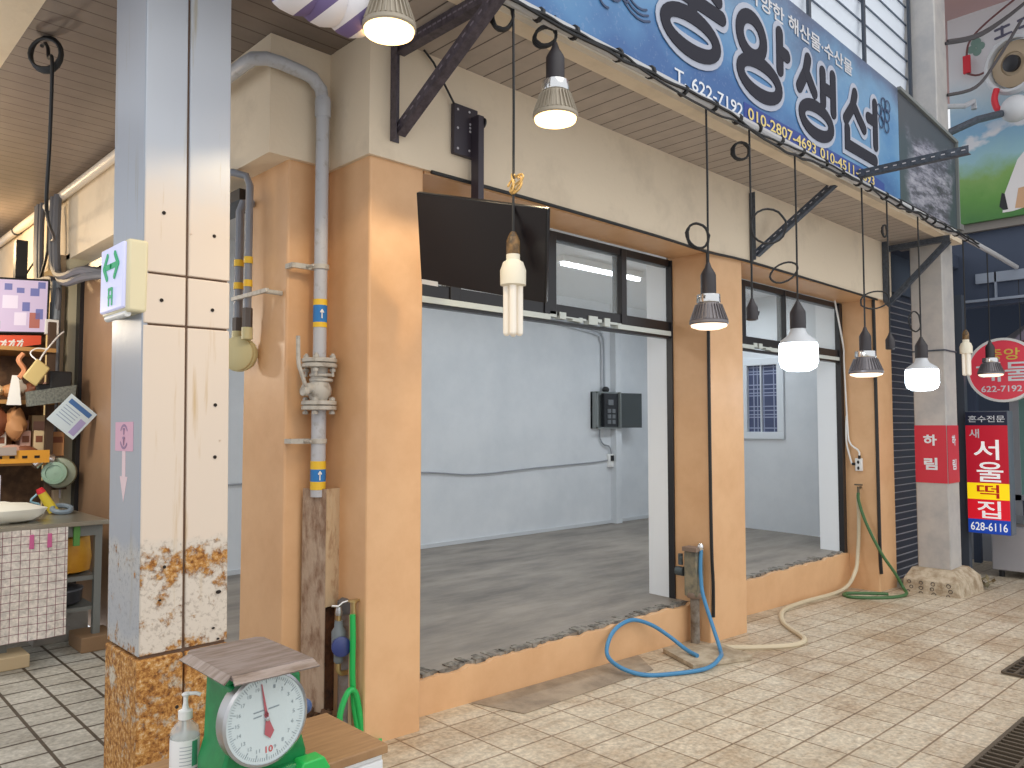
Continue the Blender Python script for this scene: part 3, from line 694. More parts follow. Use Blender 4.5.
# small gas pipes with the meter at the side
t = thing('gas_riser', 'pair of thin grey gas pipes with yellow bands behind the column', 'pipe', (1.76, 3.85, 1.9))
b = B().tube([(1.76, 3.79, 2.0), (1.76, 3.79, 2.74), (1.75, 3.81, 2.79), (1.70, 3.86, 2.81), (1.66, 3.93, 2.81), (1.64, 4.1, 2.81)], .019, 10).tube([(1.76, 3.90, 2.0), (1.76, 3.90, 2.62), (1.775, 3.90, 2.67), (1.83, 3.90, 2.68)], .022, 10)
b.build('pipe', mat('riser_grey', (132, 136, 146), 0.45), t)
b = B()
for z in (2.33, 2.21): b.lathe([(.0225, z), (.0225, z + .035)], (1.76, 3.79, 0), n=12, caps=False).lathe([(.0255, z), (.0255, z + .035)], (1.76, 3.90, 0), n=12, caps=False)
b.build('marking_band', YELLOW, t, each=1)
b = B().box(1.735, 3.54, 2.15, 1.75, 3.93, 2.17).cyl((1.75, 3.58, 2.16), (1.84, 3.58, 2.16), .012); b.build('clamp', CASTG, t)
B().cyl((1.76, 3.79, 1.99), (1.76, 3.79, 2.10), .026, n=6).cyl((1.76, 3.90, 1.97), (1.76, 3.90, 2.06), .028, n=6).build('union_nut', mat('iron', (92, 84, 80), 0.5, 0.5), t, each=1)
t = thing('gas_meter', 'round beige gas meter hanging under the thin gas pipes', 'meter', (1.76, 3.84, 1.75))
b = B().lathe([(.02, -.06), (.09, -.055), (.115, -.04), (.115, -.012), (.122, -.01), (.122, .01), (.115, .012), (.115, .04), (.09, .055), (.02, .06)], (1.76, 3.875, 1.87), (-.8, -.6, 0), 26).xform(Matrix.Translation((1.76, 3.875, 1.87)) @ Matrix.Scale(.76, 4) @ Matrix.Translation((-1.76, -3.875, -1.87)))
b.build('case', mat('meter_beige', (196, 186, 142), 0.45), t)
B().cyl((1.76, 3.79, 1.94), (1.76, 3.79, 2.0), .028).cyl((1.76, 3.90, 1.94), (1.76, 3.90, 1.99), .03).build('port', MATS['meter_beige'], t, each=1)

# ================================================================== CONDUITS, WIRES ON THE LEFT
t = thing('side_conduit', 'long pale conduit running along the side wall under the eave', 'conduit', (1.68, 7.5, 3.36))
B().tube([(1.69, 4.1, 3.372), (1.69, 8.0, 3.385), (1.69, 12, 3.41)], .036, 12).build('pipe', mat('pale_conduit', (206, 198, 188), 0.4), t)
b = B()
for y in (7.6, 8.7): b.lathe([(.04, 0), (.043, .002), (.043, .02), (.04, .022)], (1.69, y, 3.385), (0, 1, 0), 14)
b.build('strap', BLACK, t, each=1)
t = thing('cable_bundle', 'thick bundle of grey cables dropping down the post left of the column', 'cable', (1.66, 7.3, 1.9))
b = B(); random.seed(4)
for (y, r, zb_) in ((7.75, .028, 2.75), (7.68, .03, 2.70), (7.60, .022, 2.66)):
    b.tube([(1.66, y, 3.42), (1.655, y - .02, 3.1), (1.66, y - .03, zb_ + .12), (1.655, y - .12, zb_), (1.65, y - .5, zb_ - .04), (1.66, y - .62, zb_ - .12), (1.655, 7.06, 2.2), (1.655, 7.06, 1.5)], r, 8, smooth=5)
for (y, r, zb_) in ((7.18, .034, 2.78), (7.08, .03, 2.72)):
    b.tube([(1.655, y, 3.38), (1.65, y - .01, 3.0), (1.66, y - .05, zb_), (1.65, y - .35, zb_ - .11), (1.66, y - .85, zb_ - .13), (1.76, 6.0, 2.585), (1.86, 5.9, 2.58)], r, 8, smooth=5)
b.build('cable', CABLEM, t, each=1)
b = B(); b.cyl((1.655, 7.02, 1.3), (1.655, 7.02, 2.66), .035, n=10); b.cyl((1.66, 7.12, 1.3), (1.66, 7.12, 2.5), .03, n=10); b.build('conduit_pipe', mat('blue_grey_conduit', (124, 134, 146), 0.5), t, each=1)
b = B(); b.tube([(1.655, 7.35, 3.3), (1.64, 7.3, 2.95), (1.64, 7.5, 2.75)], .012, 6, smooth=5); b.tube([(1.65, 8.2, 2.8), (1.64, 8.0, 2.86), (1.65, 7.7, 2.95)], .008, 6, smooth=4); b.build('loose_wire', BLACK, t, each=1)

t = thing('hanging_cable', 'black cable with a coil hanging from the side eave left of the column', 'cable', (0.95, 4.4, 2.55))
b = B().tube([(0.945, 4.45, 3.43), (0.95, 4.42, 3.44), (0.955, 4.37, 3.40), (0.952, 4.33, 3.33), (0.95, 4.25, 3.28), (0.951, 4.25, 2.9), (0.951, 4.27, 2.55), (1.2, 5.2, 2.62), (1.62, 7.1, 3.0)], .009, 7, smooth=6)
b.build('cable', BLACK, t)
b = B()
for k in range(5):
    b.tube([(0.93 + .055 * math.cos(a) + k * .003, 4.31 - .055 * math.cos(a) + k * .003, 3.34 + (.075 + .004 * k) * math.sin(a)) for a in [2 * PI * j / 18 for j in range(18)]], .008, 6, closed=True)
b.build('coil', BLACK, t)

# ================================================================== BRACKETS
def slots(b, p0, p1, off, n, sz=.008):
    p0, p1, off = Vector(p0), Vector(p1), Vector(off)
    d = (p1 - p0).normalized(); nm = off.normalized(); sd = d.cross(nm)
    for k in range(n):
        c = p0.lerp(p1, (k + .5) / n) + off; b.obox(c, d * sz * 1.6, sd * sz * .5, nm * .0006)
def bracket(label, x, y0, post_z, arm, diag, m, ms):
    t = thing('shelf_bracket', label, 'bracket', (x, y0, post_z[0]), 'slotted iron brackets under the eave')
    b = B().angle((x, y0, post_z[0]), (x, y0, post_z[1]), X, -Y, .05); b.mat(1); slots(b, (x + .025, y0, post_z[0]), (x + .025, y0, post_z[1]), -Y * .0035, 9); b.build('post', [m, ms], t)
    b = B().angle(arm[0], arm[1], Z, X, .055); b.mat(1); slots(b, Vector(arm[0]) + Z * .027, Vector(arm[1]) + Z * .027, -X * .0035, 22); b.build('arm', [m, ms], t)
    b = B(); dd = Vector(diag[1]) - Vector(diag[0]); b.angle(diag[0], diag[1], dd.cross(X), X, .05); b.mat(1); sd = dd.cross(X).normalized(); slots(b, Vector(diag[0]) + sd * .025, Vector(diag[1]) + sd * .025, -X * .0035, 14); b.build('brace', [m, ms], t)
    return t
HOLE = mat('slot_hole', (190, 188, 194), 0.7)
bracket('purple grey slotted iron bracket nearest the lit corner lamp', 2.17, 3.125, (2.90, 3.42), [(2.19, 3.12, 3.35), (2.19, 2.30, 3.345)], [(2.19, 3.10, 2.93), (2.19, 2.33, 3.36)], PURPLEIRON, mat('slot_purple', (128, 120, 132), 0.7))
bracket('long slotted iron bracket reaching out past the blue sign', 5.65, 3.125, (2.82, 3.37), [(6.08, 3.12, 3.44), (6.08, 1.66, 3.43)], [(5.70, 3.10, 2.86), (6.06, 2.56, 3.44)], BLUEIRON, HOLE)
bracket('blue grey iron bracket at the far end of the eave', 8.38, 3.125, (2.78, 3.42), [(8.45, 3.12, 3.33), (8.45, 2.50, 3.345)], [(8.43, 3.10, 2.74), (8.45, 2.5, 3.33)], BLUEIRON, mat('slot_blue', (60, 68, 80), 0.7))

# ================================================================== TELEVISION
t = thing('television', 'switched off black television hung on a pole over the front opening', 'television', (2.5, 2.83, 2.2))
TLc, TRc, BRc, BLc = Vector((2.138, 2.84, 2.57)), Vector((2.398, 2.268, 2.43)), Vector((2.549, 2.438, 2.058)), Vector((2.277, 3.037, 2.205))
TB = (TLc + TRc + BRc + BLc) / 4; td = ((TRc + BRc) - (TLc + BLc)).normalized(); tilt = (TLc + TRc - BLc - BRc); tilt = (tilt - td * tilt.dot(td)).normalized(); tN = td.cross(tilt).normalized()
hw = .33; TB = TB - tN * .014
B().obox(TB, td * hw, tilt * .218, tN * .014).build('cabinet', BLACKP, t, bevel=0.004)
B().obox(TB + tN * .0145, td * (hw - .008), tilt * .212, tN * .001).build('screen', mat('dark_screen', (30, 26, 30), 0.28), t)
B().obox(TB - tN * .03, td * hw * .6, tilt * .14, tN * .025).build('back_cover', BLACKP, t, bevel=0.01)
B().obox(TB - tilt * .215 - td * (hw - .05) + tN * .016, td * .045, tilt * .012, tN * .001).build('sticker', WHITE, t)
t2 = thing('wall_mount', 'dark steel mount plate and pole holding up the television', 'mount', (2.65, 3.05, 2.5))
B().box(2.555, 3.10, 2.93, 2.72, 3.128, 3.20).build('plate', mat('mount_iron', (58, 52, 62), 0.45), t2, bevel=0.003)
b = B()
for (x, z) in ((2.58, 3.17), (2.66, 3.175), (2.58, 3.07), (2.58, 2.96), (2.66, 2.965), (2.665, 3.11), (2.665, 3.09), (2.665, 3.07)): b.cyl((x, 3.1015, z), (x, 3.0985, z), .007, n=8)
b.build('screw', HOLE, t2, each=1)
b = B().box(2.672, 3.04, 2.45, 2.712, 3.10, 3.15).bar((2.69, 3.05, 2.47), (2.45, 2.74, 2.34), .05, .03); b.build('pole', mat('mount_iron', (58, 52, 62), 0.45), t2, bevel=0.002)
b = B().cyl((2.712, 3.06, 3.12), (2.722, 3.06, 3.12), .03); b.build('pivot', BLACK, t2)
tag(B().tube([(2.36, 3.11, 3.42), (2.42, 3.105, 3.37), (2.555, 3.10, 3.19)], .006, 6).build('tv_cord', BLACK), 'thin black cord slanting from the eave to the television mount', 'cord')

# ================================================================== EAVE CONDUIT, CABLES
t = thing('eave_conduit', 'white conduit with black cables tied along the eave under the blue sign', 'conduit', (6, 2.45, 3.38))
B().tube([(1.0, 2.405, 3.37), (5.0, 2.405, 3.375), (8.6, 2.405, 3.375), (9.6, 2.41, 3.37), (10.55, 2.42, 3.36)], .027, 10).build('pipe', mat('conduit_white', (190, 190, 192), 0.4), t)
b = B(); random.seed(9)
for k in range(2):
    P_ = []
    for i in range(70):
        x = 1.0 + i * .115; P_.append((x, 2.374 + random.uniform(-.006, .006) - .004 * k, 3.350 + .016 * math.sin(i * .31 + k * 2.2) + .010 * math.sin(i * .13 + k) + random.uniform(-.004, .004) - (.035 * math.sin((i % 9) / 9 * PI) if (i // 9 + k) % 3 == 0 else 0)))
    b.tube(P_, .009 - .002 * k, 6, smooth=3)
b.build('cable', BLACK, t, each=1)
b = B()
for i in range(26):
    x = 1.3 + i * .29 + random.uniform(-.05, .05); b.lathe([(.03, 0), (.036, .003), (.036, .018), (.03, .02)], (x, 2.40, 3.37), (1, 0, random.uniform(-.5, .5)), 10)
b.build('cable_tie', BLACK, t, each=1)
random.seed(21)
tag(B().tube([(2.42, 3.118, 2.80), (3.2, 3.12, 2.806), (4.4, 3.118, 2.80), (5.0, 3.12, 2.79), (5.6, 3.118, 2.806), (7.0, 3.12, 2.80), (8.2, 3.118, 2.79)], .010, 6, smooth=4).build('wall_cable', BLACK), 'black cable stapled along the lower edge of the cream beam', 'cable')
tag(B().tube([(5.03, 3.13, 2.80), (5.028, 3.132, 1.5), (5.03, 3.13, .62), (5.045, 3.13, .35), (5.05, 3.135, .1)], .013, 6, smooth=4).build('wall_cable', BLACK), 'black cable running down the middle pillar corner', 'cable')
tag(B().tube([(8.19, 3.155, 2.80), (8.188, 3.15, 1.5), (8.19, 3.15, .3), (8.2, 3.145, .0)], .017, 6, smooth=4).build('wall_cable', BLACK), 'black cable running down the right pillar by the shutter', 'cable')

# ================================================================== HANGING LAMPS
WARM = mat('warm_lens', (255, 236, 200), 0.4, emit=(255, 206, 132), estr=5.0)
WARMD = mat('warm_lens_soft', (255, 240, 224), 0.4, emit=(255, 222, 190), estr=1.6)
COOL = mat('cool_bulb', (250, 255, 255), 0.4, emit=(225, 242, 255), estr=7.0)
SOCK = mat('socket_black', (50, 46, 50), 0.5)
SINK = mat('heat_sink', (128, 124, 128), 0.4, 0.5)
SINKW = mat('heat_sink_grey', (168, 158, 142), 0.45, 0.2)
CHROME = mat('chrome', (226, 226, 226), 0.15, 0.9)
LY = 2.42
def cord(t, x, zt, zb, loop=None, y=LY):
    b = B(); P_ = [(x, y, zt), (x + .004, y, (zt + zb) / 2), (x, y, zb)]
    b.tube(P_, .0065, 6, smooth=4); b.build('cord', BLACK, t)
    if loop:
        b = B()
        for (lz, w_, h_, ang, n) in loop:
            for k in range(n):
                P2 = []
                for j in range(20):
                    a = 2 * PI * j / 20
                    u_ = w_ * (math.cos(a) - 1) * (1 + .05 * k); v_ = h_ * math.sin(a)
                    du = u_ * math.cos(ang) - v_ * math.sin(ang); dv = u_ * math.sin(ang) + v_ * math.cos(ang)
                    P2.append((x + du * .72 + k * .006, y - du * .69 + random.uniform(-.004, .004) + k * .006, lz + dv))
                b.tube(P2, .007, 6, closed=True)
        b.build('cord_loop', BLACK, t, each=1)
def spot(label, x, zf, zt, lens, sink, r=.11, loop=None, sock=True, y=LY, group='reflector lamps on cords'):
    x *= .988
    t = thing('hanging_lamp', label, 'lamp', (x, y, zf), group)
    c = Vector((x, y, zf))
    B().lathe([(r * .94, .016), (r * .9, .0), (r * .6, -.012), (.001, -.016)], c, n=28, caps=False).build('lens', lens, t)
    B().lathe([(r * .95, .012), (r, .018), (r, .032), (r * .93, .036), (r * .86, .05), (r * .60, .125), (r * .55, .14)], c, n=28, caps=True).build('reflector', sink, t)
    b = B()
    for k in range(30):
        a = 2 * PI * k / 30; d = Vector((math.cos(a), math.sin(a), 0)); sd = Vector((-d.y, d.x, 0)) * .0022
        q0, q1, q2, q3 = c + d * r * .5 + Z * .04, c + d * (r * 1.0) + Z * .036, c + d * (r * .70) + Z * .128, c + d * r * .45 + Z * .128
        b.add([q0 - sd, q1 - sd, q2 - sd, q3 - sd, q0 + sd, q1 + sd, q2 + sd, q3 + sd], [(0, 1, 2, 3), (7, 6, 5, 4), (1, 5, 6, 2), (2, 6, 7, 3), (0, 4, 5, 1)])
    b.build('cooling_fin', sink, t)
    B().lathe([(r * .60, .138), (r * .62, .142), (r * .60, .185), (r * .42, .192)], c, n=22).build('collar', CHROME, t)
    B().lathe([(.040, .188), (.044, .192), (.044, .30), (.038, .315), (.020, .345), (.010, .375)], c, n=18).build('socket', SOCK, t)
    cord(t, x, zt, zf + .37, loop, y)
    return t
def led(label, x, zb, zt, loop=None, y=LY, r=.125):
    x *= .988
    t = thing('hanging_lamp', label, 'lamp', (x, y, zb), 'white bulb lamps on cords')
    c = Vector((x, y, zb))
    B().lathe([(.001, .0), (r * .6, .006), (r * .9, .03), (r, .07), (r, .17), (r * .97, .19)], c, n=30, caps=False).build('bulb', COOL, t)
    B().lathe([(r * .97, .19), (r * .9, .21), (.062, .25), (.048, .28), (.048, .295)], c, n=24).build('bulb_base', mat('bulb_base_white', (206, 210, 216), 0.4), t)
    B().lathe([(.048, .29), (.052, .294), (.052, .40), (.045, .415), (.022, .455), (.010, .48)], c, n=18).build('socket', SOCK, t)
    cord(t, x, zt, zb + .475, loop, y)
    lamp('bulb_light', 'POINT', (x, y - .16, zb + .02), 9, (0.86, 0.95, 1.0), .1)
    return t
def cfl(label, x, zb, zt, loop=None, y=LY, lit=False):
    x *= .988
    t = thing('hanging_lamp', label, 'lamp', (x, y, zb), 'fluorescent stick lamps on cords')
    b = B()
    for k in range(4):
        a = PI / 4 + k * PI / 2; cx, cy = x + .028 * math.cos(a), y + .028 * math.sin(a)
        b.cyl((cx, cy, zb + .015), (cx, cy, zb + .225), .0155, n=12); b.blob((cx, cy, zb + .016), .0155, .0155, .014, 12, 6)
    b.build('tube', mat('cfl_glass', (234, 226, 214), 0.3, emit=(255, 240, 214), estr=.12), t)
    B().lathe([(.042, .22), (.056, .225), (.057, .29), (.045, .325), (.03, .335), (.03, .36)], (x, y, zb), n=24).build('ballast', mat('cfl_base', (232, 224, 204), 0.45), t)
    B().lathe([(.027, .355), (.030, .36), (.030, .42), (.02, .445), (.012, .46)], (x, y, zb), n=16).build('socket', mat('bakelite', (136, 104, 62), 0.5, var=(40, 34, 30), scale=18), t)
    cord(t, x, zt, zb + .455, loop, y)
    return t
def empty_socket(label, x, zb, zt, loop=None, y=LY):
    x *= .988
    t = thing('lamp_socket', label, 'socket', (x, y, zb), 'empty sockets on cords')
    B().lathe([(.030, 0), (.036, .004), (.036, .08), (.03, .09), (.015, .12), (.008, .14)], (x, y, zb), n=16).build('socket', SOCK, t)
    B().tube([(x + .03, y, zb + .04), (x + .055, y - .01, zb + .04), (x + .06, y - .012, zb + .06)], .008, 6).build('switch', SOCK, t)
    cord(t, x, zt, zb + .135, loop, y)
    return t
random.seed(31)
spot('lit warm reflector lamp nearest the camera under the striped awning roll', 1.69, 3.00, 3.42, WARM, SINKW, .104)
lamp('spot_light', 'SPOT', (1.67, LY, 2.97), 30, (1.0, .78, .48), .08).data.spot_size = 2.4
spot('lit warm reflector lamp hanging in front of the cream beam', 2.635, 2.915, 3.42, WARM, SINKW, .106, loop=[(3.35, .05, .045, .5, 3)])
lamp('spot_light', 'SPOT', (2.603, LY, 2.885), 30, (1.0, .78, .48), .08).data.spot_size = 2.4
cfl('unlit fluorescent stick bulb hanging in front of the television', 2.358, 1.885, 3.45, loop=[(3.32, .045, .062, 0, 3)])
spot('finned reflector lamp with a loose cord loop before the middle pillar', 3.94, 2.065, 3.41, WARMD, SINK, .11, loop=[(2.62, .06, .075, .4, 2)])
led('glowing white bulb hanging in front of the second opening', 5.055, 1.86, 3.41, loop=[(2.58, .10, .06, .5, 1)])
empty_socket('empty black socket under a small cable coil before the second opening', 4.44, 2.15, 3.41, loop=[(3.22, .05, .055, 0, 3), (2.74, -.11, .11, 0, 1)])
spot('finned reflector lamp hanging before the right pillar', 6.18, 1.885, 3.41, WARMD, SINK, .125)
empty_socket('empty black socket with frayed cord before the shutter', 6.69, 2.12, 3.41, loop=[(2.55, .12, .07, 0.2, 1), (3.1, .02, .05, 0, 2)])
led('glowing white bulb hanging in front of the far column', 7.41, 1.80, 3.41, loop=[(2.42, .05, .09, 0.1, 1)], r=.135)
cfl('unlit fluorescent stick bulb hanging right of the far column', 8.68, 1.99, 3.41)
spot('finned reflector lamp hanging before the round red sign', 9.50, 2.03, 3.40, WARMD, SINK, .125)
spot('finned reflector lamp cut by the right edge of the picture', 10.75, 2.03, 3.40, WARMD, SINK, .13)
# pale cord knot of the stick lamp
b = B(); random.seed(12)
for k in range(4):
    a0 = random.uniform(0, 6); b.tube([(2.332 + .05 * math.cos(a0 + a) * (a / 4), LY - .01 + .02 * math.sin(a * 2), 2.56 + .045 * math.sin(a0 + a * 1.3)) for a in [j * .35 for j in range(14)]], .005, 5, smooth=2)
tag(b.build('twine_knot', mat('old_twine', (196, 160, 96), 0.7)), 'tuft of yellowed twine knotted on the stick lamp cord', 'twine')

# striped awning roll at the top
def stripe_mat():
    m = bpy.data.materials.new('striped_cloth'); m.use_nodes = True; nt = m.node_tree; p = nt.nodes['Principled BSDF']
    v = coords(nt); sx = nt.nodes.new('ShaderNodeSeparateXYZ'); nt.links.new(v, sx.inputs[0])
    s = math_n(nt, 'ADD', sx.outputs[0], math_n(nt, 'MULTIPLY', sx.outputs[2], -0.9))
    f_ = math_n(nt, 'LESS_THAN', math_n(nt, 'FRACT', math_n(nt, 'DIVIDE', math_n(nt, 'ADD', s, 5.03), 0.17)), 0.4)
    nt.links.new(mixc(nt, f_, (226, 222, 226), (112, 96, 142)), p.inputs['Base Color']); p.inputs['Roughness'].default_value = 0.7
    return m
b = B(); P_ = []; R_l = []
for i in range(26):
    q = i / 25; P_.append((1.255 + .36 * q, 2.53, 3.10 + .01 * math.sin(q * 20))); R_l.append((.082 + .012 * abs(math.sin(q * 9))) * (1 if 0 < i < 25 else .5))
b.tube(P_, R_l, 16)
tag(b.build('awning_roll', stripe_mat()), 'rolled purple and white striped awning cloth at the top edge', 'awning')

# ================================================================== SHOP SIGN
def sign_mat():
    m = bpy.data.materials.new('sign_print'); m.use_nodes = True; nt = m.node_tree; p = nt.nodes['Principled BSDF']
    v = coords(nt); sx = nt.nodes.new('ShaderNodeSeparateXYZ'); nt.links.new(v, sx.inputs[0])
    n1 = noise(nt, coords(nt, scale=(.7, 1, 1)), 1.8, 4, .5)
    s = math_n(nt, 'ADD', math_n(nt, 'MULTIPLY', sx.outputs[2], .55), math_n(nt, 'MULTIPLY', math_n(nt, 'SUBTRACT', n1, .5), .9))
    c = ramp(nt, s, [(0.0, (58, 100, 156)), (0.16, (84, 134, 182)), (0.32, (112, 154, 190)), (0.5, (92, 112, 144)), (0.62, (86, 96, 118))])
    sp = ramp(nt, noise(nt, v, 40, 3), [(.60, (0, 0, 0)), (.66, (120, 120, 120))])
    c = mixc(nt, sp, c, (158, 172, 200))
    nt.links.new(c, p.inputs['Base Color']); p.inputs['Roughness'].default_value = 0.35
    return m
t = thing('shop_sign', 'big blue sign board of the fish shop above the eave', 'sign', (4.7, 2.5, 3.42))
SYv = 2.44
B().prism([(2.0, 3.43), (6.98, 3.43), (6.98, 4.42), (2.0, 4.47)], (0, SYv, 0), X, Z, 0.07).build('board', sign_mat(), t, smooth=False)
B().prism([(4.36, 3.415), (6.62, 3.415), (6.62, 3.50), (6.3, 3.53), (4.36, 3.53)], (0, SYv - .003, 0), X, Z, .004).build('number_band', mat('deep_blue', (40, 64, 142), 0.4), t, smooth=False)
O_ = Vector((0, SYv, 0))
chars = {
 'jung': [[(3.50, 4.33), (4.05, 4.33)], [(3.80, 4.31), (3.70, 4.18), (3.52, 4.07)], [(3.78, 4.2), (3.90, 4.12), (4.06, 4.06)], [(3.45, 3.965), (4.10, 3.965)], [(3.78, 3.95), (3.78, 3.86)], ell(3.77, 3.755, .265, .105)],
 'ang': [ell(4.46, 3.985, .15, .125), [(4.83, 4.14), (4.83, 3.885)], [(4.85, 4.015), (4.93, 4.01)], ell(4.56, 3.735, .25, .105)],
 'saeng': [[(5.25, 4.10), (5.21, 3.99), (5.11, 3.86)], [(5.22, 4.0), (5.29, 3.93), (5.34, 3.88)], [(5.48, 4.08), (5.48, 3.85)], [(5.65, 4.10), (5.65, 3.82)], [(5.48, 3.965), (5.65, 3.965)], ell(5.37, 3.685, .235, .10)],
 'seon': [[(6.05, 4.09), (6.0, 3.97), (5.87, 3.84)], [(6.03, 3.98), (6.12, 3.91), (6.21, 3.85)], [(6.44, 4.12), (6.44, 3.77)], [(6.30, 3.97), (6.44, 3.97)], [(5.89, 3.77), (5.89, 3.645), (6.42, 3.645)]]}
for k, L in chars.items():
    b = strokes(B(), L, .083, O_ - Y * .002, X, Z, .004); dress(b.build('letter_outline', mat('letter_halo', (176, 182, 198), 0.4), t, smooth=False), 'pale letter outline')
    b = strokes(B(), L, .046, O_ - Y * .007, X, Z, .005); dress(b.build('letter', mat('letter_ink', (26, 26, 42), 0.75), t, smooth=False), 'dark brush letter')
WT = mat('white_print', (226, 230, 236), 0.5); YT = mat('yellow_print', (226, 204, 130), 0.5)
b = letters(B(), 'T. 622-7192', O_ - Y * .004 + Vector((3.60, 0, 3.425)), X, Z, .74, .08, .002, .012); b.build('phone_number', WT, t, smooth=False)
b = letters(B(), '010-2807-4693', O_ - Y * .006 + Vector((4.40, 0, 3.432)), X, Z, .95, .078, .002, .014); b.build('phone_number', YT, t, smooth=False)
b = letters(B(), '010-4511-8893', O_ - Y * .006 + Vector((5.42, 0, 3.432)), X, Z, .98, .078, .002, .014); b.build('phone_number', YT, t, smooth=False)
b = letters(B(), '다양한 해산물·수산물', O_ - Y * .004 + Vector((4.42, 0, 4.215)), X, Z, 1.60, .12, .002, .02); b.build('caption', mat('caption_print', (206, 206, 210), 0.5), t, smooth=False)
b = B()
def arc(cx, cy, r, a0, a1, n=16): return [(cx + r * math.cos(a0 + (a1 - a0) * k / n), cy + r * math.sin(a0 + (a1 - a0) * k / n)) for k in range(n + 1)]
L = [arc(3.28, 3.86, r, .6, 5.2) for r in (.20, .17, .14)] + [arc(3.06, 3.76, .08, 0, 5.5), arc(3.16, 3.76, .05, 0, 5), arc(3.0, 3.68, .06, 0, 5), arc(2.72, 3.72, .16, 0, 4), arc(2.72, 3.72, .11, 0, 4)]
L += [arc(6.62 + dx, 4.08 + dz, .05, 0, 6.2, 12) for dx, dz in ((0, 0), (.09, .02), (-.08, .02), (.02, .1), (.07, -.08), (-.05, -.07), (.10, .1))]
strokes(b, L, .006, O_ - Y * .002, X, Z, .003); b.build('scroll_motif', mat('motif_ink', (52, 70, 104), 0.5), t, smooth=False)

def mural_mat():
    m = bpy.data.materials.new('mural_print'); m.use_nodes = True; nt = m.node_tree; p = nt.nodes['Principled BSDF']
    v = coords(nt, scale=(1, 1, 1)); sx = nt.nodes.new('ShaderNodeSeparateXYZ'); nt.links.new(v, sx.inputs[0])
    wv = noise(nt, coords(nt, scale=(.6, 1, 2.4)), 5.5, 8, .75); n2 = noise(nt, v, 2.2, 4)
    c = ramp(nt, wv, [(.36, (50, 48, 56)), (.46, (90, 88, 102)), (.54, (140, 138, 152)), (.68, (176, 174, 184))])
    edge = math_n(nt, 'ABSOLUTE', sx.outputs[0]); e = math_n(nt, 'ADD', edge, math_n(nt, 'MULTIPLY', math_n(nt, 'SUBTRACT', n2, .5), .9))
    dk = ramp(nt, e, [(.46, (0, 0, 0)), (.62, (255, 255, 255))])
    c = mixc(nt, dk, c, (62, 74, 80))
    zt = math_n(nt, 'ADD', sx.outputs[2], math_n(nt, 'MULTIPLY', math_n(nt, 'SUBTRACT', n2, .5), .5)); dt = ramp(nt, zt, [(.62, (0, 0, 0)), (.74, (255, 255, 255))])
    c = mixc(nt, dt, c, (70, 74, 80)); nt.links.new(c, p.inputs['Base Color']); p.inputs['Roughness'].default_value = .45
    return m
t = thing('mural_panel', 'grey weathered picture panel at the right end of the blue sign', 'panel', (7.75, 2.5, 3.42))
B().prism([(6.985, 3.45), (8.50, 3.45), (8.50, 4.33), (6.985, 4.42)], (0, SYv, 0), X, Z, .06).build('board', mural_mat(), t, smooth=False)
B().bar((6.98, SYv - .01, 4.42), (8.52, SYv - .01, 4.33), .03, .03).bar((8.50, SYv - .01, 3.45), (8.50, SYv - .01, 4.33), .03, .03).build('edge_strip', mat('edge_grey', (120, 124, 122), 0.5), t)

# louvres behind the sign
t = thing('louvre_screen', 'white louvred screen with dark bars rising behind the blue sign', 'louvre', (6.3, 2.95, 4.4))
def translucent(name, rgb):
    m = bpy.data.materials.new(name); m.use_nodes = True; nt = m.node_tree; out = nt.nodes['Material Output']; nt.nodes.remove(nt.nodes['Principled BSDF'])
    d = nt.nodes.new('ShaderNodeBsdfDiffuse'); t_ = nt.nodes.new('ShaderNodeBsdfTranslucent'); mx = nt.nodes.new('ShaderNodeMixShader'); mx.inputs[0].default_value = .6
    d.inputs[0].default_value = t_.inputs[0].default_value = (*lin(rgb), 1)
    nt.links.new(d.outputs[0], mx.inputs[1]); nt.links.new(t_.outputs[0], mx.inputs[2]); nt.links.new(mx.outputs[0], out.inputs[0]); return m
b = B()
for k in range(12): b.obox((6.59, 2.97, 4.32 + k * .2), (2.14, 0, 0), (0, -.012, .0965), (0, .003, -.001))
b.mat(1)
for k in range(12): b.box(4.45, 2.945, 4.32 + k * .2 - .107, 8.74, 2.99, 4.32 + k * .2 - .094)  # dark strips standing in for the shadow gaps between slats
b.build('slat', [translucent('louvre_white', (246, 250, 255)), mat('slat_gap_shade', (96, 108, 126), .6)], t)
b = B()
for x in (4.5, 5.40, 6.30, 7.47, 8.69): b.box(x, 2.90, 4.2, x + .045, 2.925, 6.5)
b.build('bar', mat('louvre_bar', (64, 72, 84), 0.5), t, each=1)

# ================================================================== FAR COLUMN WITH STONE FOOT
t = thing('street_column', 'grey column with a red notice standing on a stone foot at the right', 'column', (8.93, 2.83, -0.2))
B().box(8.75, 2.67, .02, 9.10, 2.985, 7.0).build('shaft', mat('column_grey', (190, 186, 182), 0.55, var=(172, 170, 170), scale=4), t, bevel=0.012)
B().box(8.735, 2.66, 2.27, 9.11, 2.99, 2.285).build('strap', BLUEIRON, t)
b = B(); zt = .03
b.add([(8.47, 2.50, -.27), (9.25, 2.50, -.27), (9.25, 3.06, -.27), (8.47, 3.06, -.27), (8.50, 2.53, -.06), (9.22, 2.53, -.06), (9.22, 3.04, -.06), (8.50, 3.04, -.06), (8.68, 2.62, zt), (9.15, 2.62, zt), (9.15, 3.02, zt), (8.68, 3.02, zt)],
      [(0, 1, 5, 4), (1, 2, 6, 5), (2, 3, 7, 6), (3, 0, 4, 7), (4, 5, 9, 8), (5, 6, 10, 9), (6, 7, 11, 10), (7, 4, 8, 11), (8, 9, 10, 11)])
foot = b.build('stone_foot', mat('carved_stone', (196, 182, 160), 0.85, var=(150, 130, 104), scale=9, bump=.6, bscale=30), t, bevel=.008, smooth=False)
b = B(); random.seed(6)
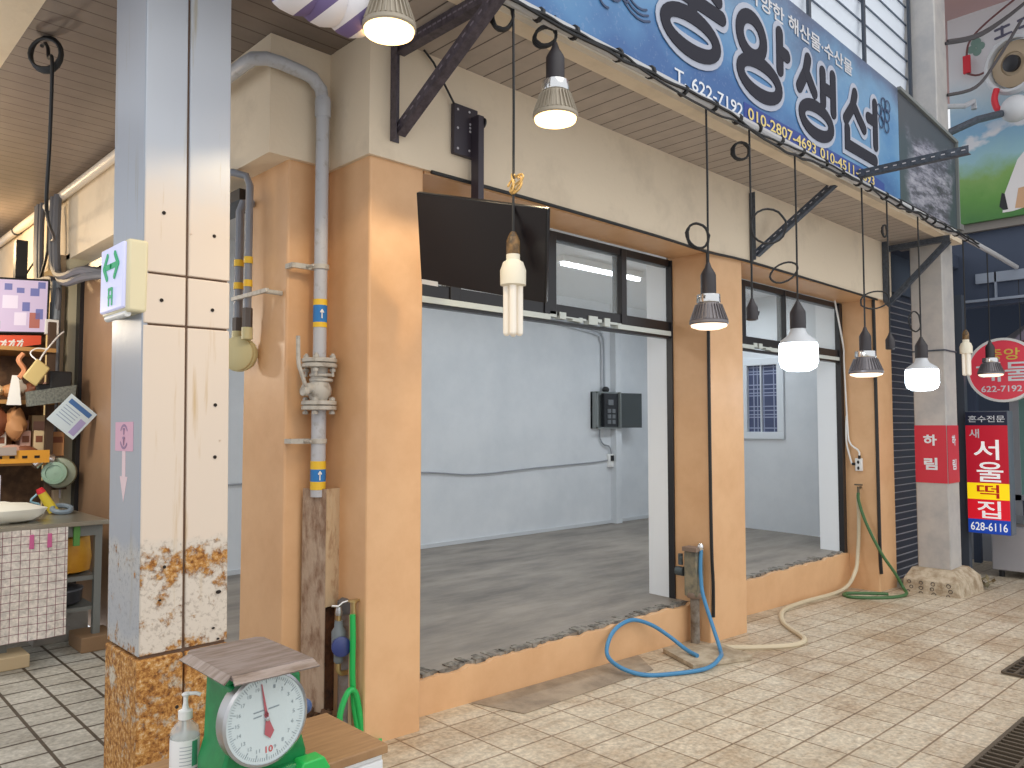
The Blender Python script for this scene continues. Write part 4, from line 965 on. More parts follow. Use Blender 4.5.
for yy in (2.62, 2.76, 2.86, 2.98):
    for k in range(4):
        c = Vector((8.478, yy + random.uniform(-.02, .02), -.24 + k * .05)); r = random.uniform(.014, .02)
        c.x = 8.47 + (c.z + .27) / .21 * .03 - .001
        b.tube([c + Vector((0, r * math.cos(a), r * math.sin(a))) for a in [2 * PI * j / 10 for j in range(10)]], .004, 5, closed=True)
b.build('carved_ring', mat('carving_dark', (92, 84, 76), 0.9), foot)
RSH = mat('red_notice', (204, 48, 66), 0.5)
b = B().box(8.744, 2.675, .905, 8.749, 2.98, 1.50).box(8.75, 2.663, .905, 9.09, 2.668, 1.50); nt_ = b.build('notice', RSH, t, smooth=False); dress(nt_, 'red notice with white letters')
b = letters(B(), '하', (8.743, 2.895, 1.29), -Y, Z, .13, .115, .001, .035); letters(b, '림', (8.743, 2.895, 1.04), -Y, Z, .13, .125, .001, .035)
letters(b, '하', (8.87, 2.662, 1.29), X, Z, .12, .11, .001, .03); letters(b, '림', (8.87, 2.662, 1.04), X, Z, .12, .11, .001, .03)
b.build('letter', WT, nt_, smooth=False)

# shutter beyond the right pillar
t = thing('roller_shutter', 'dark ribbed roller shutter between the right pillar and the far column', 'shutter', (9.6, 3.4, -0.25))
b = B(); z = -.26
while z < 3.0:
    b.mat(0).prism([(0, 0), (.02, .0), (.03, .012), (.03, .058), (.02, .068), (0, .068)], (8.70, 3.36, z), -Y, Z, 1.7).mat(1).prism([(0, .068), (.032, .068), (.036, .073), (.032, .078), (0, .078)], (8.70, 3.36, z), -Y, Z, 1.7); z += .078
b.build('slat', [mat('shutter_grey', (74, 80, 94), 0.45, .3), mat('shutter_lip', (170, 172, 180), .4)], t, smooth=False)
b = B().box(8.66, 3.30, -.3, 8.70, 3.45, 3.4).box(8.70, 3.29, 3.0, 10.4, 3.62, 3.5); b.build('rail', mat('shutter_rail', (70, 80, 94), 0.5), t)

# ================================================================== BILLBOARD AND FAR END
def bill_mat():
    m = bpy.data.materials.new('billboard_print'); m.use_nodes = True; nt = m.node_tree; p = nt.nodes['Principled BSDF']
    v = coords(nt); sx = nt.nodes.new('ShaderNodeSeparateXYZ'); nt.links.new(v, sx.inputs[0])
    n1 = noise(nt, v, 2.6, 6, .6)
    s = math_n(nt, 'ADD', math_n(nt, 'DIVIDE', sx.outputs[2], 2.65), math_n(nt, 'MULTIPLY', math_n(nt, 'SUBTRACT', n1, .5), .16))
    c = ramp(nt, s, [(0.0, (70, 122, 62)), (0.12, (98, 150, 70)), (0.22, (128, 166, 92)), (0.30, (150, 190, 200)), (0.44, (128, 172, 206)), (0.56, (178, 200, 214)), (0.68, (212, 214, 218)), (1.0, (212, 210, 212))])
    cl = ramp(nt, noise(nt, coords(nt, scale=(1, 1, 1.6)), 1.9, 4, .5), [(.58, (0, 0, 0)), (.64, (255, 255, 255))])
    up = ramp(nt, s, [(.26, (0, 0, 0)), (.3, (255, 255, 255)), (.42, (255, 255, 255)), (.5, (0, 0, 0))])
    c = mixc(nt, mixc(nt, 1.0, cl, up, 'MULTIPLY'), c, (214, 216, 222))
    nt.links.new(c, p.inputs['Base Color']); p.inputs['Roughness'].default_value = .45; return m
t = thing('billboard', 'large billboard of sky and green grass high at the far right', 'billboard', (10.6, 2.0, 3.94))
B().box(10.5, .2, 3.96, 10.6, 3.06, 6.56).build('board', bill_mat(), t, smooth=False)
b = B(); random.seed(14)
for (y, z, r) in ((2.80, 6.10, .05), (2.75, 6.17, .06), (2.70, 6.11, .05), (2.74, 6.05, .05)): b.blob((10.496, y, z), .003, r, r, 10, 6)
b.build('leaf_emblem', mat('emblem_green', (120, 150, 140), 0.5), t)
b = strokes(B(), [[(.02, .22), (.16, .24)], [(.02, .12), (.18, .14)], [(.09, .24), (.09, .13)], [(.03, .03), (.17, .05)], [(.26, .25), (.42, .28)], [(.27, .16), (.42, .18)], [(.34, .27), (.34, .06)], [(.26, .05), (.44, .08)]], .016, (10.498, 2.56, 6.02), -Y, Z, .002); b.build('caption_mark', mat('caption_dark', (88, 88, 108), 0.5), t, smooth=False)
# printed figure in white
b = B().prism([(-2.53, 4.02), (-2.42, 4.02), (-2.2, 4.06), (-2.1, 4.6), (-2.25, 4.75), (-2.36, 4.62), (-2.5, 4.25)], (10.497, 0, 0), -Y, Z, .002)
b.mat(1).prism([(-2.40, 4.05), (-2.2, 4.02), (-2.15, 4.3), (-2.36, 4.28)], (10.495, 0, 0), -Y, Z, .002)
b.mat(2).prism([(-2.56, 4.1), (-2.52, 4.05), (-2.47, 4.05), (-2.50, 4.24), (-2.53, 4.26)], (10.495, 0, 0), -Y, Z, .002)
dress(b.build('printed_figure', [mat('print_white', (226, 222, 222), .5), mat('print_skin', (206, 164, 128), .5), mat('print_black', (40, 40, 44), .5)], t, smooth=False), 'printed white shape')
t = thing('wall_fan', 'white round fan on an arm in front of the billboard', 'fan', (9.9, 2.35, 5.1))
FX = 9.95; fc_ = Vector((FX, 2.235, 5.55)); fn = Vector((-1, .35, -.15)).normalized()
b = B().lathe([(.30, -.10), (.335, -.06), (.335, .02), (.30, .06), (.27, .05), (.27, -.08)], fc_, fn, 36, False); b.build('shroud', mat('fan_white', (206, 208, 212), 0.4), t)
b = B().lathe([(.26, -.05), (.25, 0), (.13, .035), (.12, .02)], fc_, fn, 30); b.build('disc', mat('fan_cream', (178, 158, 132), 0.5), t)
B().lathe([(.09, 0), (.09, .07), (.04, .09)], fc_, fn, 20).build('hub', mat('fan_black', (40, 40, 44), 0.4), t)
B().blob((FX - .02, 2.235, 5.03), .12, .15, .15, 16, 10).build('motor', mat('fan_white', (206, 208, 212), 0.4), t)
B().tube([(FX + .02, 2.42, 5.32), (FX, 2.44, 5.2), (FX, 2.41, 5.08), (FX - .01, 2.35, 5.06)], .035, 8, smooth=4).build('handle', RED, t)
b = B().tube([(9.14, 2.72, 4.66), (9.5, 2.5, 4.86), (FX, 2.32, 5.02)], .04, 8); b.build('arm', BLUEIRON, t)
tag(B().tube([(9.10, 2.80, 4.98), (9.5, 2.62, 5.05), (9.62, 2.56, 5.12), (9.62, 2.56, 5.03)], .03, 8).build('gutter_spout', GREYPIPE), 'thin grey bent pipe sticking out from the far column', 'pipe')
b = B()
for q in (0, .02): b.tube([(9.05, 2.66 - q, 5.62 + q), (9.4, 2.4, 5.75 + q), (9.8, 2.05, 6.15), (10.0, 1.8, 6.5)], .018, 6, smooth=5)
b.tube([(9.05, 2.655, 5.05), (9.3, 2.45, 5.15), (9.5, 2.3, 5.45), (9.7, 2.1, 5.9)], .018, 6, smooth=5)
tag(b.build('cable_run', mat('dark_cable', (74, 70, 72), .5)), 'grey cables reaching from the far column across the billboard', 'cable')
t = thing('wire_connector', 'small red connector on a thin brown wire before the billboard', 'connector', (10.35, 2.83, 5.8))
B().box(10.38, 2.79, 5.78, 10.42, 2.87, 6.0).build('plug', RED, t, bevel=.006)
B().tube([(10.4, 2.83, 6.0), (10.4, 2.8, 6.15), (10.4, 2.68, 6.28), (10.4, 2.4, 6.45), (10.4, 2.1, 6.6)], .012, 6, smooth=5).tube([(10.4, 2.83, 5.78), (10.4, 2.7, 5.72), (10.4, 2.5, 5.8), (10.4, 2.2, 5.98)], .012, 6, smooth=4).build('wire', mat('brown_wire', (110, 66, 66), .5), t)
DKB = mat('dark_blue_fascia', (64, 76, 98), 0.6); DKG = mat('dark_arcade', (66, 76, 96), 0.7)
struct('wall_far', B().box(9.0, 3.05, 3.44, 10.7, 6.6, 3.6).box(10.62, .2, 2.95, 10.8, 3.30, 3.96).box(13.8, -2.5, -.5, 14, 6.5, 3.6).box(10.75, .25, 3.5, 13.9, 6.5, 3.6), DKG)
struct('trim_11', B().box(10.55, .2, 3.86, 10.64, 3.12, 3.96), mat('board_ledge', (132, 126, 120), .6))
struct('trim_12', B().box(10.58, 2.1, 3.22, 10.63, 2.86, 3.34).box(10.58, 2.1, 3.0, 10.63, 3.2, 3.03).box(10.58, 2.64, 3.03, 10.62, 2.66, 3.34), mat('pale_glass_strip', (150, 160, 176), .4))
struct('ceiling_market', B().box(9.12, -1.5, 6.75, 14, 5, 6.85), mat('reddish_roof', (172, 132, 126), .6))
# curved canopy
t = thing('arched_canopy', 'curved beige canopy edge above the round red sign', 'canopy', (11.2, 2.4, 1.9))
b = B(); inner = [(2.95 - 2.0 * q_ ** 1.0, 2.05 + .95 * math.sin(q_ * 1.6)) for q_ in [k / 14 for k in range(15)]]
for (a, c_) in zip(inner[:-1], inner[1:]):
    b.add([(11.2, a[0] + .12, a[1]), (11.2, c_[0] + .12, c_[1]), (11.2, c_[0] + .12, c_[1] + .28), (11.2, a[0] + .12, a[1] + .28), (11.3, a[0] + .12, a[1]), (11.3, c_[0] + .12, c_[1]), (11.3, c_[0] + .12, c_[1] + .28), (11.3, a[0] + .12, a[1] + .28)],
          [(0, 1, 2, 3), (7, 6, 5, 4), (0, 4, 5, 1), (3, 2, 6, 7)])
b.build('edge', mat('canopy_beige', (122, 122, 128), .6), t)
B().box(11.22, 3.07, -.25, 11.3, 3.15, 2.35).build('post', DKB, t)
# round red sign
t = thing('round_sign', 'round red shop sign with a white rim at the right edge', 'sign', (9.98, 2.44, 1.76))
RC = Vector((9.97, 2.455, 2.12)); r = .355
B().lathe([(r, -.09), (r, 0.0)], RC, -X, 48).build('disc', mat('sign_red', (214, 66, 84), .4, emit=(214, 50, 70), estr=.18), t)
B().lathe([(r - .022, .0), (r - .022, .006), (r + .006, .006), (r + .006, -.09)], RC, -X, 48, False).build('rim', WHITE, t)
RO = RC - X * .001
b = letters(B(), '중앙', RO + Y * .155 + Z * .11, -Y, Z, .33, .13, .004, .01); b.build('shop_name', mat('sign_yellow', (226, 206, 90), .5), t, smooth=False)
b = letters(B(), '해물', RO + Y * .26 - Z * .13, -Y, Z, .54, .22, .004, .012); b.build('trade_name', WT, t, smooth=False)
b = letters(B(), '622-7192', RO + Y * .215 - Z * .245, -Y, Z, .40, .07, .004, .015); b.build('phone_number', WT, t, smooth=False)
# sign half hidden behind it
t = thing('red_fascia_sign', 'dim red and white shop sign half hidden behind the round sign', 'sign', (10.9, 2.3, 2.2))
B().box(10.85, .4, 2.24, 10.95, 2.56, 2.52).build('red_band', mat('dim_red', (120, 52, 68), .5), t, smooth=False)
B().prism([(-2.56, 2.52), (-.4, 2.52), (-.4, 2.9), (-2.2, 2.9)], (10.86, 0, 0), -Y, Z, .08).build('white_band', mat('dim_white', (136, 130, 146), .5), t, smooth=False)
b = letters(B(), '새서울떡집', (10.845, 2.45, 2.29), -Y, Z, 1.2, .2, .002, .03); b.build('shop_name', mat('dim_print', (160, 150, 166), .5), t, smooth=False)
# tall sign
t = thing('vertical_sign', 'tall red and yellow rice cake shop sign above the steel freezer', 'sign', (9.8, 2.6, .28))
VX = 9.79; y0, y1 = 2.795, 2.385
B().box(9.86, 2.815, -.26, 9.96, 2.93, 3.0).build('pole', mat('sign_pole', (70, 78, 90), .5), t)
B().box(9.80, y1 - .01, .30, 9.98, y0 + .01, 1.66).build('case', mat('case_grey', (96, 104, 116), .4), t, bevel=.006)
for nm, za, zb_, c_, e_ in (('navy_panel', 1.50, 1.65, (32, 40, 66), 0), ('red_panel', .86, 1.50, (196, 24, 48), .25), ('yellow_panel', .68, .86, (250, 214, 20), .55), ('red_panel', .46, .68, (226, 24, 44), .35), ('blue_panel', .305, .46, (24, 70, 176), .35)):
    B().box(9.792, y1, za, 9.80, y0, zb_).build(nm, mat(nm + str(int(za * 100)), c_, .4, emit=c_, estr=e_) if e_ else mat(nm, c_, .4), t, smooth=False)
WTE = mat('white_lit_print', (240, 240, 240), .5, emit=(255, 255, 255), estr=.35)
for tx, ys, zs, w_, h_, m_ in (('혼수전문', 2.765, 1.535, .36, .075, WT), ('새', 2.76, 1.36, .10, .10, WT), ('서', 2.72, 1.12, .25, .22, WTE), ('울', 2.695, .875, .26, .22, WTE), ('떡', 2.70, .695, .22, .15, mat('red_lit_print', (226, 40, 30), .5)), ('집', 2.70, .475, .23, .19, WTE), ('628-6116', 2.77, .335, .36, .09, WTE)):
    b = letters(B(), tx, (9.792, ys, zs), -Y, Z, w_, h_, .002, .010); b.build('lettering', m_, t, smooth=False)
# freezer and door at the far end
t = thing('chest_freezer', 'stainless steel cabinet under the tall red sign', 'freezer', (10.8, 2.3, -.25))
B().box(10.35, 1.2, -.17, 11.3, 2.72, .34).build('body', mat('stainless', (196, 196, 204), .35, .5), t, bevel=.012)
b = B().box(10.37, 1.2, .34, 11.3, 2.70, .38); b.build('lid', STEEL, t)
b = B()
for (x, y) in ((10.42, 2.64), (11.2, 2.64), (10.42, 1.3), (11.2, 1.3)): b.cyl((x, y, fz(x) - .02), (x, y, -.17), .03, n=10)
b.build('foot', BLACK, t, each=1)
t = thing('glass_door', 'metal framed glass door at the far right edge', 'door', (11.5, 1.6, -.28))
b = B()
for y in (2.72, 2.40, 1.7, 1.0): b.box(11.5, y - .05, -.28, 11.56, y + .05, 2.1)
b.box(11.5, 1.0, 2.05, 11.56, 2.75, 2.15).box(11.5, 1.0, .55, 11.56, 2.75, .62); b.build('frame', mat('aluminium', (178, 182, 188), .4, .5), t)
B().box(11.52, 1.0, .6, 11.53, 2.72, 2.05).build('pane', mat('green_glass', (120, 156, 150), .1), t)
struct('wall_end', B().box(11.7, 2.75, -.5, 11.8, 4.6, 1.0), mat('grey_tile_wall', (140, 144, 152), .5))
# weeds
t = thing('weed_clump', 'small clump of dry leaves beside the stone foot', 'plant', (9.35, 2.62, fz(9.35)))
b = B(); random.seed(17)
for k in range(26):
    c = Vector((9.35 + random.uniform(-.16, .16), 2.58 + random.uniform(-.14, .12), fz(9.35) + .03 + random.uniform(0, .06))); a = random.uniform(0, 6.3); d = Vector((math.cos(a), math.sin(a), random.uniform(-.2, .6))) * .065
    s_ = d.cross(Z).normalized() * .022; b.add([c - d, c - s_, c + d, c + s_], [(0, 1, 2, 3)])
b.build('leaf', mat('dry_leaf', (112, 112, 88), .8, var=(150, 130, 96), scale=9), t)
b = B()
for k in range(8):
    p = Vector((9.35 + random.uniform(-.12, .12), 2.58 + random.uniform(-.1, .1), fz(9.35) - .005)); b.tube([p, p + Vector((random.uniform(-.05, .05), random.uniform(-.05, .05), .09))], .004, 5)
b.build('stem', mat('dry_stem', (122, 106, 78), .8), t)

# ================================================================== INSIDE THE SHOP
t = thing('electric_panel', 'open grey electric panel on the back wall of the empty shop', 'panel', (8.0, 6.4, 1.45))
ex0, ex1, ey = 7.58, 8.02, 6.40
b = B().box(ex0, 6.34, 1.46, ex0 + .02, 6.45, 1.93).box(ex1 - .02, 6.30, 1.46, ex1, 6.36, 1.93).box(ex0, 6.34, 1.91, ex1, 6.36, 1.93).box(ex0, 6.34, 1.46, ex1, 6.36, 1.48).box(ex0, 6.42, 1.46, ex1, 6.45, 1.93)
b.build('box', mat('panel_grey', (128, 134, 134), .45), t)
B().box(ex0 + .13, 6.33, 1.48, ex1 - .03, 6.38, 1.91).build('breaker_board', mat('panel_black', (38, 40, 44), .4), t)
b = B()
for k in range(2):
    for j in range(3): b.box(ex0 + .19 + k * .09, 6.318, 1.52 + j * .07, ex0 + .25 + k * .09, 6.332, 1.57 + j * .07)
b.box(ex0 + .2, 6.318, 1.76, ex0 + .3, 6.33, 1.83)
b.build('breaker', mat('breaker_grey', (110, 114, 118), .4), t, each=1)
B().obox((8.19, 6.28, 1.695), (.165, -.05, 0), (0, 0, .225), (.003, .008, 0)).build('door', mat('panel_dark_door', (66, 72, 74), .4), t)
B().blob((7.80, 6.38, 1.96), .06, .04, .04).build('cable_gland', BLACK, t)
tag(B().tube([(7.79, 6.43, 1.97), (7.785, 6.43, 2.45), (7.75, 6.43, 2.6), (7.6, 6.43, 2.68), (6.4, 6.43, 2.78), (5.0, 6.43, 2.85)], .014, 8, smooth=5).tube([(7.84, 6.43, 1.97), (7.835, 6.43, 2.5), (7.80, 6.43, 2.66), (7.6, 6.43, 2.73), (6.0, 6.43, 2.86), (5.0, 6.43, 2.91)], .014, 8, smooth=5).build('panel_conduit', mat('conduit_grey', (186, 190, 196), .45)), 'pair of grey conduits rising from the electric panel to the ceiling', 'conduit')
t = thing('wall_outlet', 'white socket outlet at the corner of the shop back wall below the panel', 'outlet', (7.94, 6.42, .96))
B().box(7.90, 6.40, .96, 7.98, 6.45, 1.13).build('plate', WHITE, t, bevel=.006)
B().box(7.915, 6.385, 1.04, 7.965, 6.402, 1.11).build('plug', BLACK, t)
tag(B().tube([(7.92, 6.44, 1.05), (7.6, 6.435, 1.03), (6.6, 6.435, 1.0), (5.6, 6.435, .965), (4.7, 6.435, 1.02), (2.5, 6.435, .99)], .008, 6, smooth=5).build('wall_wire', mat('wire_grey', (150, 154, 160), .5)), 'thin wire running level along the shop back wall', 'wire')
tag(B().tube([(7.74, 6.43, 1.45), (7.74, 6.43, 1.34), (7.80, 6.425, 1.26), (7.92, 6.42, 1.22), (7.945, 6.41, 1.12)], .010, 6, smooth=5).build('panel_wire', mat('wire_grey', (150, 154, 160), .5)), 'short wire hanging from the electric panel to the outlet', 'wire')

# outlet and tap on right pillar
t = thing('wall_outlet', 'white double outlet with two white cords on the right pillar side', 'outlet', (8.18, 3.34, 1.03))
B().box(8.165, 3.30, 1.03, 8.2, 3.37, 1.16).build('plate', WHITE, t, bevel=.005)
b = B().blob((8.16, 3.335, 1.12), .006, .012, .018).blob((8.16, 3.335, 1.06), .006, .012, .018); b.build('socket_hole', BLACK, t, each=1)
b = B().cyl((8.17, 3.325, 1.155), (8.17, 3.325, 1.19), .014, n=8).cyl((8.17, 3.365, 1.10), (8.165, 3.40, 1.10), .014, n=8); b.build('plug', BLACK, t, each=1)
b = B().tube([(8.17, 3.325, 1.19), (8.17, 3.335, 1.24), (8.17, 3.42, 1.32), (8.17, 3.44, 1.5), (8.165, 3.46, 2.15), (8.15, 3.46, 2.35), (7.95, 3.46, 2.85), (7.90, 3.45, 2.9)], .009, 6, smooth=6).tube([(8.165, 3.40, 1.10), (8.17, 3.42, 1.16), (8.165, 3.455, 1.34), (8.17, 3.45, 1.6)], .009, 6, smooth=5)
b.build('cord', WHITE, t, each=1)
t = thing('hose_tap', 'small brass tap on the right pillar holding a green hose', 'tap', (8.17, 3.33, .82))
B().cyl((8.2, 3.33, .86), (8.13, 3.33, .86), .012, n=10).cyl((8.135, 3.33, .87), (8.135, 3.33, .81), .012, n=10).tube([(8.14, 3.29, .89), (8.14, 3.37, .89)], .008, 6).build('body', mat('old_brass', (110, 100, 84), .45, .6), t)
fl = lambda x, y, h=.014: (x, y, fz(x) + h)
tag(B().tube([(8.135, 3.33, .81), (8.13, 3.325, .72), (8.12, 3.25, .5), (8.14, 3.12, .22), (8.22, 3.02, .02), (8.28, 2.97, -.12), fl(8.15, 2.90, .02), fl(7.85, 2.98), fl(7.6, 3.2), fl(7.75, 3.32), fl(8.0, 3.12), fl(8.06, 3.03)], .016, 8, smooth=7).build('garden_hose', mat('dark_green_hose', (64, 104, 60), .45)), 'dark green hose looping down from the right pillar tap', 'hose')
tag(B().tube([(8.15, 3.34, .80), (8.165, 3.345, .5), (8.15, 3.355, .2), (8.05, 3.35, .0), fl(7.8, 3.38, .03), fl(7.0, 3.39), fl(6.5, 3.33), fl(6.1, 3.14), fl(5.9, 2.98), fl(5.75, 2.82), fl(5.62, 2.72), fl(5.45, 2.70), fl(5.25, 2.78), fl(5.0, 2.96), fl(4.98, 3.04)], .019, 8, smooth=8).build('water_hose', mat('beige_hose', (206, 192, 164), .45)), 'beige hose snaking over the tiles past the middle pillar', 'hose')

# standpipe at the middle pillar
t = thing('iron_standpipe', 'rusty standpipe with boxed tap against the middle pillar', 'standpipe', (4.98, 3.24, -.09))
SX, SY = 4.965, 3.235
B().cyl((SX, SY, -.10), (SX, SY, .34), .034, n=16).build('pipe', mat('zinc_pipe', (140, 132, 122), .55, var=(98, 82, 66), scale=14), t)
B().box(SX - .05, SY - .05, .25, SX + .05, SY + .06, .58).build('casing', mat('old_casing', (150, 140, 116), .6, var=(92, 92, 84), scale=9), t, bevel=.012)
b = B().lathe([(.055, .24), (.06, .25), (.06, .27), (.055, .28)], (SX, SY, 0), n=16).box(SX - .07, SY - .06, .58, SX + .02, SY + .06, .61); b.build('collar', mat('rusty_ring', (132, 112, 98), .6), t)
b = B().cyl((SX - .02, SY + .08, .42), (SX - .02, SY + .14, .42), .034, n=14).cyl((SX - .03, SY + .1, .55), (SX - .03, SY + .1, .47), .018, n=10).cyl((SX - .06, SY + .07, .53), (SX - .01, SY + .12, .53), .009, n=8); b.build('valve', mat('valve_dark', (74, 82, 84), .5), t)
B().lathe([(.016, 0), (.022, .01), (.022, .035), (.012, .05)], (SX - .01, SY - .06, .59), n=12).build('tap', CHROME, t)
tag(B().tube([(4.955, 3.17, .60), (4.94, 3.168, .5), (4.93, 3.16, .40), (4.91, 3.13, .28), (4.86, 3.02, .08), fl(4.80, 2.93, .04), fl(4.62, 2.82, .045), fl(4.40, 2.78, .02), fl(4.15, 2.86), fl(3.98, 2.97), fl(3.90, 3.1, .05), (3.93, 3.22, .05), (4.06, 3.27, .15), (4.25, 3.275, .19), (4.42, 3.24, .14), (4.52, 3.16, .06), fl(4.55, 3.04, .06), fl(4.52, 2.93, .045)], .0135, 10, smooth=7).build('garden_hose', mat('blue_hose', (66, 132, 178), .4)), 'blue hose looping from the standpipe over the sill', 'hose')
b = B().prism([(4.36, 2.86), (4.86, 2.72), (4.99, 3.04), (4.54, 3.22)], (0, 0, 0), X, Y, .03)
for v_ in b.v: v_.z += fz(v_.x) + .032
tag(b.build('stone_slab', mat('slab', (186, 172, 150), .7, var=(150, 134, 112), scale=8, bump=.3), bevel=.004), 'thin stone slab lying on the tiles at the foot of the standpipe', 'slab')
b = B().prism([(2.95, 2.98), (4.15, 3.02), (4.35, 3.29), (2.85, 3.29)], (0, 0, 0), X, Y, .004)
for v_ in b.v: v_.z += fz(v_.x) + .005
struct('floor_patch', b, mat('mortar_patch', (164, 148, 128), .8, var=(134, 120, 104), scale=5, bump=.4, bscale=18))

# drain grates
def grate(label, x0, x1, y0, y1, nx, ny):
    zc = fz((x0 + x1) / 2) + .004
    t = thing('drain_grate', label, 'grate', ((x0 + x1) / 2, (y0 + y1) / 2, zc), 'drain grates in the street')
    q = B(); q.box(x0, y0, 0, x1, y1, .002)
    for v_ in q.v: v_.z += fz(v_.x) + .002
    dress(q.build('pit', mat('pit_dark', (24, 22, 20), .9), t, smooth=False), 'dark pit')
    q = B()
    for k in range(nx + 1): x = x0 + (x1 - x0) * k / nx; q.box(x - .009, y0, .004, x + .009, y1, .016)
    for k in range(ny + 1): y = y0 + (y1 - y0) * k / ny; q.box(x0, y - .009, .004, x1, y + .009, .018)
    for v_ in q.v: v_.z += fz(v_.x)
    q.build('grid', mat('grate_iron', (96, 84, 70), .6, .3), t, smooth=False)
grate('square iron drain grate in the tiles at the right edge', 5.86, 6.40, 1.02, 1.50, 6, 7)
grate('long iron drain grate in the bottom right corner', 3.9, 4.95, .55, 1.17, 18, 4)

# ================================================================== LEFT STALL
CLOTH = tile_mat('grid_cloth', (250, 242, 234), (248, 240, 232), (150, 92, 100), .050, .050, 0.0, (244, 238, 230), .7, .0022)
nt = CLOTH.node_tree
for nd in nt.nodes:
    if nd.type == 'MAPPING' and nd.inputs['Rotation'].default_value[0] == 0: nd.inputs['Rotation'].default_value = (PI / 2, 0, 0); break
t = thing('stall_counter', 'metal topped counter of the left stall standing on blocks', 'counter', (1.4, 6.1, 0))
TOPM = mat('worn_steel_top', (152, 146, 132), .28, .5)
B().box(0.55, 5.70, .835, 1.70, 6.60, .865).build('top', TOPM, t, bevel=.004)
b = B()
for (x, y) in ((1.12, 5.78), (1.66, 5.80), (1.66, 6.5), (.6, 6.5), (.6, 5.78)): b.box(x - .022, y - .022, .08, x + .022, y + .022, .835)
b.build('leg', mat('leg_grey', (120, 122, 118), .5, .3), t, each=1)
b = B().box(1.10, 5.80, .46, 1.66, 6.5, .49).box(1.10, 5.80, .26, 1.66, 6.5, .285).box(1.2, 5.77, .76, 1.68, 5.79, .835); b.build('shelf', mat('leg_grey', (120, 122, 118), .5, .3), t, each=1)
B().box(1.1, 6.48, .27, 1.66, 6.5, .8).build('back_panel', DARK, t)
b = B(); n = 24; random.seed(5)
# cloth: front sheet with a soft wave and a short return on the left
fr_ = []
for i in range(n + 1):
    q = i / n; x = .82 + .63 * q; fr_.append((x, 5.685 + .008 * math.sin(q * 14) - (.02 if q < .4 else 0)))
for (p, q) in zip(fr_[:-1], fr_[1:]):
    b.add([(p[0], p[1] - .015, .15), (q[0], q[1] - .015, .15 + .0), (q[0], q[1], .84), (p[0], p[1], .84)], [(0, 1, 2, 3)])
tag(b.build('gridded_cloth', CLOTH), 'white cloth with red and grey grid hanging over the counter front', 'cloth')
for k, x in enumerate((1.24, 1.34)):
    tag(B().prism([(-.014, 0), (.014, 0), (.012, .09), (-.012, .09)], (x, 5.665, .72), X, Z, .006).build('clothes_peg', mat('pink_peg', (206, 100, 150), .5), bevel=.003), ('pink peg on the gridded cloth, the left of two', 'pink peg on the gridded cloth, the right of two')[k], 'peg')
tag(B().box(1.50, 5.755, .70, 1.54, 5.775, .86).build('clip', mat('green_clip', (90, 150, 70), .5), bevel=.004), 'small green clip on the counter edge above the yellow bag', 'clip')
b = B().lathe([(.09, 0), (.16, .02), (.175, .1), (.17, .2), (.16, .25), (.1, .262)], (1.50, 6.0, .49), n=22)
for v_ in b.v: v_.x += random.uniform(-.006, .006)
tag(b.build('yellow_bag', mat('yellow_bag', (214, 158, 40), .45, var=(196, 132, 24), scale=5)), 'full yellow plastic bag on the upper shelf of the counter', 'bag')
t = thing('cooking_pot', 'dark lidded pot on the lower shelf of the counter', 'pot', (1.45, 6.0, .285))
B().lathe([(.12, 0), (.17, .02), (.175, .10)], (1.45, 6.0, .285), n=24).build('body', mat('pot_dark', (44, 44, 48), .35), t)
B().lathe([(.18, .10), (.178, .11), (.12, .13), (.02, .138), (.02, .155), (.001, .157)], (1.45, 6.0, .285), n=24, caps=False).build('lid', mat('pot_lid', (84, 86, 92), .3), t)
tag(B().box(1.02, 5.62, 0, 1.24, 5.86, .08).build('wood_block', mat('wood_block', (184, 162, 128), .7), bevel=.006), 'pale wooden block under the front leg of the counter', 'block')
tag(B().box(1.55, 5.7, 0, 1.77, 6.0, .10).build('wood_block', mat('brown_block', (138, 108, 78), .7), bevel=.006), 'brown wooden block under the right leg of the counter', 'block')
tag(B().box(1.36, 6.1, 0, 1.7, 6.35, .20).build('concrete_block', mat('conc_block', (150, 144, 136), .85, bump=.4), bevel=.006), 'grey concrete block on the floor beneath the counter shelf', 'block')
# crumpled white bag on counter
b = B(); random.seed(22)
b.blob((1.06, 5.95, .93), .33, .16, .075, 20, 10, .07)
tag(b.build('plastic_bag', mat('bag_white', (226, 224, 212), .4)), 'crumpled white plastic bag lying on the counter top', 'bag')
t = thing('squeeze_bottle', 'yellow bottle with a red cap leaning on the counter back', 'bottle', (1.47, 6.35, .865))
B().cyl((1.52, 6.35, .885), (1.44, 6.35, 1.02), .035, .028, 14).build('body', mat('mustard', (222, 200, 60), .4), t)
B().cyl((1.44, 6.35, 1.02), (1.425, 6.35, 1.05), .03, .022, 12).build('cap', RED, t)
tag(B().tube([(1.56 + .06 * math.cos(a), 6.3 + .06 * math.sin(a), .90 + .02 * math.sin(a)) for a in [2 * PI * k / 16 for k in range(16)]], .018, 8, closed=True).build('tape_ring', mat('blue_grey_ring', (120, 136, 150), .5)), 'blue grey ring lying beside the yellow bottle', 'ring')

